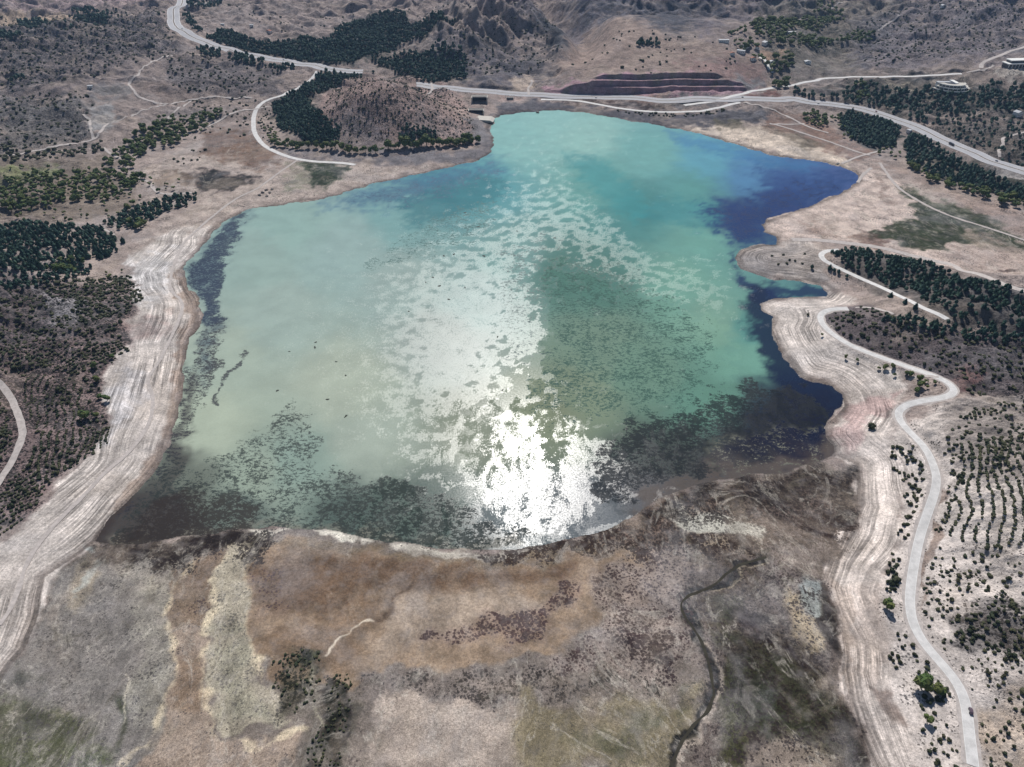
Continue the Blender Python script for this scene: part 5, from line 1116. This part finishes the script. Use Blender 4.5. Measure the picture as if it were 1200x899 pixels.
# guard posts and rail along the motorway edges
# vehicles
def car(u, v, L_, col, label, kind='car', side=0., flip=0, cat=None):
    x, y = at(u, v); ln = L_; i = int(np.argmin((ln[:, 0]-x[0])**2+(ln[:, 1]-y[0])**2)); i = min(max(i, 1), len(ln)-2)
    t = ln[i+1, :2]-ln[i-1, :2]; t /= np.linalg.norm(t); rz = math.atan2(t[1], t[0])+math.pi*flip; nx, ny = t[1], -t[0]
    px, py = ln[i, 0]+nx*side, ln[i, 1]+ny*side; pz = float(gh(px, py)[0])+.3
    e = empty(kind, 0, 0, rz, label, cat or kind, None, 0, (px, py, pz)); pm = paint('paint_'+kind, col)
    if kind == 'car':
        MB().prism([(-2.15,.35),(2.15,.35),(2.2,.75),(1.3,.92),(.75,1.42),(-1.2,1.45),(-1.95,.98),(-2.2,.9)], -.88, .88).build('body', pm, e, .05)
        MB().prism([(.72,1.36),(1.22,.95),(-1.75,.98),(-1.16,1.38)], -.905, .905).build('window', M['glass'], e)
        wx = (1.35, -1.35); wr = .34; hw = .93
        MB().box(2.13, 2.24, -.8, -.45, .6, .75).build('headlight', M['mark'], e); MB().box(2.13, 2.24, .45, .8, .6, .75).build('headlight', M['mark'], e)
    else:
        MB().prism([(3.6,.6),(6,.6),(6,1.9),(5.5,3.1),(3.6,3.1)], -1.2, 1.2).build('cab', pm, e, .06); MB().prism([(5.45,2.95),(5.92,1.95),(4.5,1.95),(4.5,2.95)], -1.23, 1.23).build('window', M['glass'], e)
        MB().box(-6, 3.4, -1.28, 1.28, 1.05, 3.8).build('cargo_box', paint('cargo', col), e); MB().box(-6, 5.6, -.5, .5, .6, 1.0).build('chassis', M['rubber'], e); wx = (4.8, -3.4, -4.8); wr = .5; hw = 1.2
    for wx_ in wx:
        for s in (-1, 1): MB().cyl((wx_, s*hw-.13, wr), wr, .26, 'y').build('wheel', M['rubber'], e)
car(1136, 831, RD['COAST'], (.10,.07,.09), 'small dark car on the lower right road', side=2.0)
car(1121, 170, RD['MOTOR_R'], (.03,.035,.05), 'dark lorry on the motorway right of the wood', 'truck', 7)
for (u, v, ln, c, lb, sd_) in ((209,35,'MOTOR_L',(.03,.03,.04),'dark car in the motorway bend at the top left',-6),(271,59,'MOTOR_L',(.05,.05,.07),'dark car on the left motorway straight',6),(327,73,'MOTOR_L',(.6,.6,.6),'white car where the left motorway widens',-6),
    (957,119,'MOTOR_R',(.5,.5,.5),'silver car on the motorway above the right shore',6),(872,116,'MOTOR_R',(.03,.03,.03),'black car at the motorway junction',-6),(1025,131,'MOTOR_R',(.25,.03,.03),'red car on the motorway above the dense pines',-6),
    (700,114,'MOTOR_R',(.6,.6,.6),'white car below the benched cutting',7),(1168,190,'MOTOR_R',(.04,.05,.09),'dark blue car on the right stretch of the motorway',-7)): car(u, v, RD[ln], c, lb, side=sd_)
# boulders and lake weed clumps
def rockm(seed): return mk('boulder', lump(2, seed, .8, (1, 1, .7), (0, 0, .25)), M['rock'])
RK = [rockm(i+50) for i in range(3)]
def boulder(u, v, s, label, group=None):
    x, y = at(u, v); o = link('boulder', RK[int(u) % 3]); o.location = (x[0], y[0], gh(x, y)[0]); o.scale = (s, s*.8, s*.8); o.rotation_euler = (0, 0, u); tag(o, label, 'rock', group)
boulder(630, 132, 4, 'dark rock in the shallows at the far shore')
for (u, v) in ((304,229),(308,226),(312,223),(316,226),(313,230),(319,222)): boulder(u, v, 2.6, 'pale boulder in the rock pile on the left flats', 'boulders on the left flats')
wm = [mk('weed_clump', lump(1, 70+i, .8, (1, 1, .12), (0, 0, .02)), M['weed']) for i in range(3)]
for i, (u, v) in enumerate([(339,412),(370,401),(369,407),(394,424),(325,458),(499,331),(507,325),(515,335),(545,337),(526,351),(479,365),(583,395),(567,300),(545,249),(532,298),(606,271),(650,279),(405,488),(405,440),(384,468),(589,457),(520,300),(560,266)]):
    x, y = flat(u, v); o = link('weed_clump', wm[i % 3]); s = .9+.5*((i*7) % 5)/4; o.location = (x, y, .03); o.scale = (s*1.5*max(1, slant(x, y)/700), s*max(1, slant(x, y)/700), 1); o.rotation_euler = (0, 0, i)
    tag(o, 'small dark weed clump floating in the '+('far ' if v < 320 else 'near ' if v > 430 else '')+('silver sheen' if u > 470 else 'pale green water')+(' right of centre' if u > 590 else ' by the left shore' if u < 345 else ''), 'water weed', 'weed clumps floating on the lake')
x, y = at(982, 192)
e = empty('boat', 0, 0, .6, 'small white boat pulled up on the right shore', 'boat', None, 0, (x[0], y[0], gh(x, y)[0]+.3))
bm_ = MB(); bm_.v = [(-3,-1.1,0.9),(-3,1.1,.9),(-3,-.7,0),(-3,.7,0),(1,-1.2,.95),(1,1.2,.95),(1,-.6,0),(1,.6,0),(3.4,0,1.2),(3,0,.3)]
bm_.f = [(0,1,3,2),(0,2,6,4),(1,5,7,3),(2,3,7,6),(4,6,9,8),(5,8,9,7),(6,7,9)]; bm_.build('hull', M['white'], e); MB().box(-1.2,-.7,-1.05,1.05,.6,.7).build('thwart', M['wood'], e)
mh = bpy.data.materials.new('haze_air'); mh.use_nodes = True; th = mh.node_tree; th.nodes.remove(th.nodes['Principled BSDF'])
pv = th.nodes.new('ShaderNodeVolumePrincipled'); pv.inputs['Color'].default_value = (.42, .64, 1, 1); pv.inputs['Density'].default_value = HAZE; pv.inputs['Anisotropy'].default_value = .1
th.links.new(pv.outputs[0], [n for n in th.nodes if n.type == 'OUTPUT_MATERIAL'][0].inputs['Volume'])
x1 = float(np.abs(XX).max())+50
ho = MB().box(-x1, x1, float(YR[0])-50, float(YR[-1])+50, float(HH.min())-1, max(float(HH.max())+20, H+15)).build('haze', mh); tag(ho, 'thin blue air between the viewer and the far hills', 'haze', None, 'stuff')
print('total', time.time()-T0)
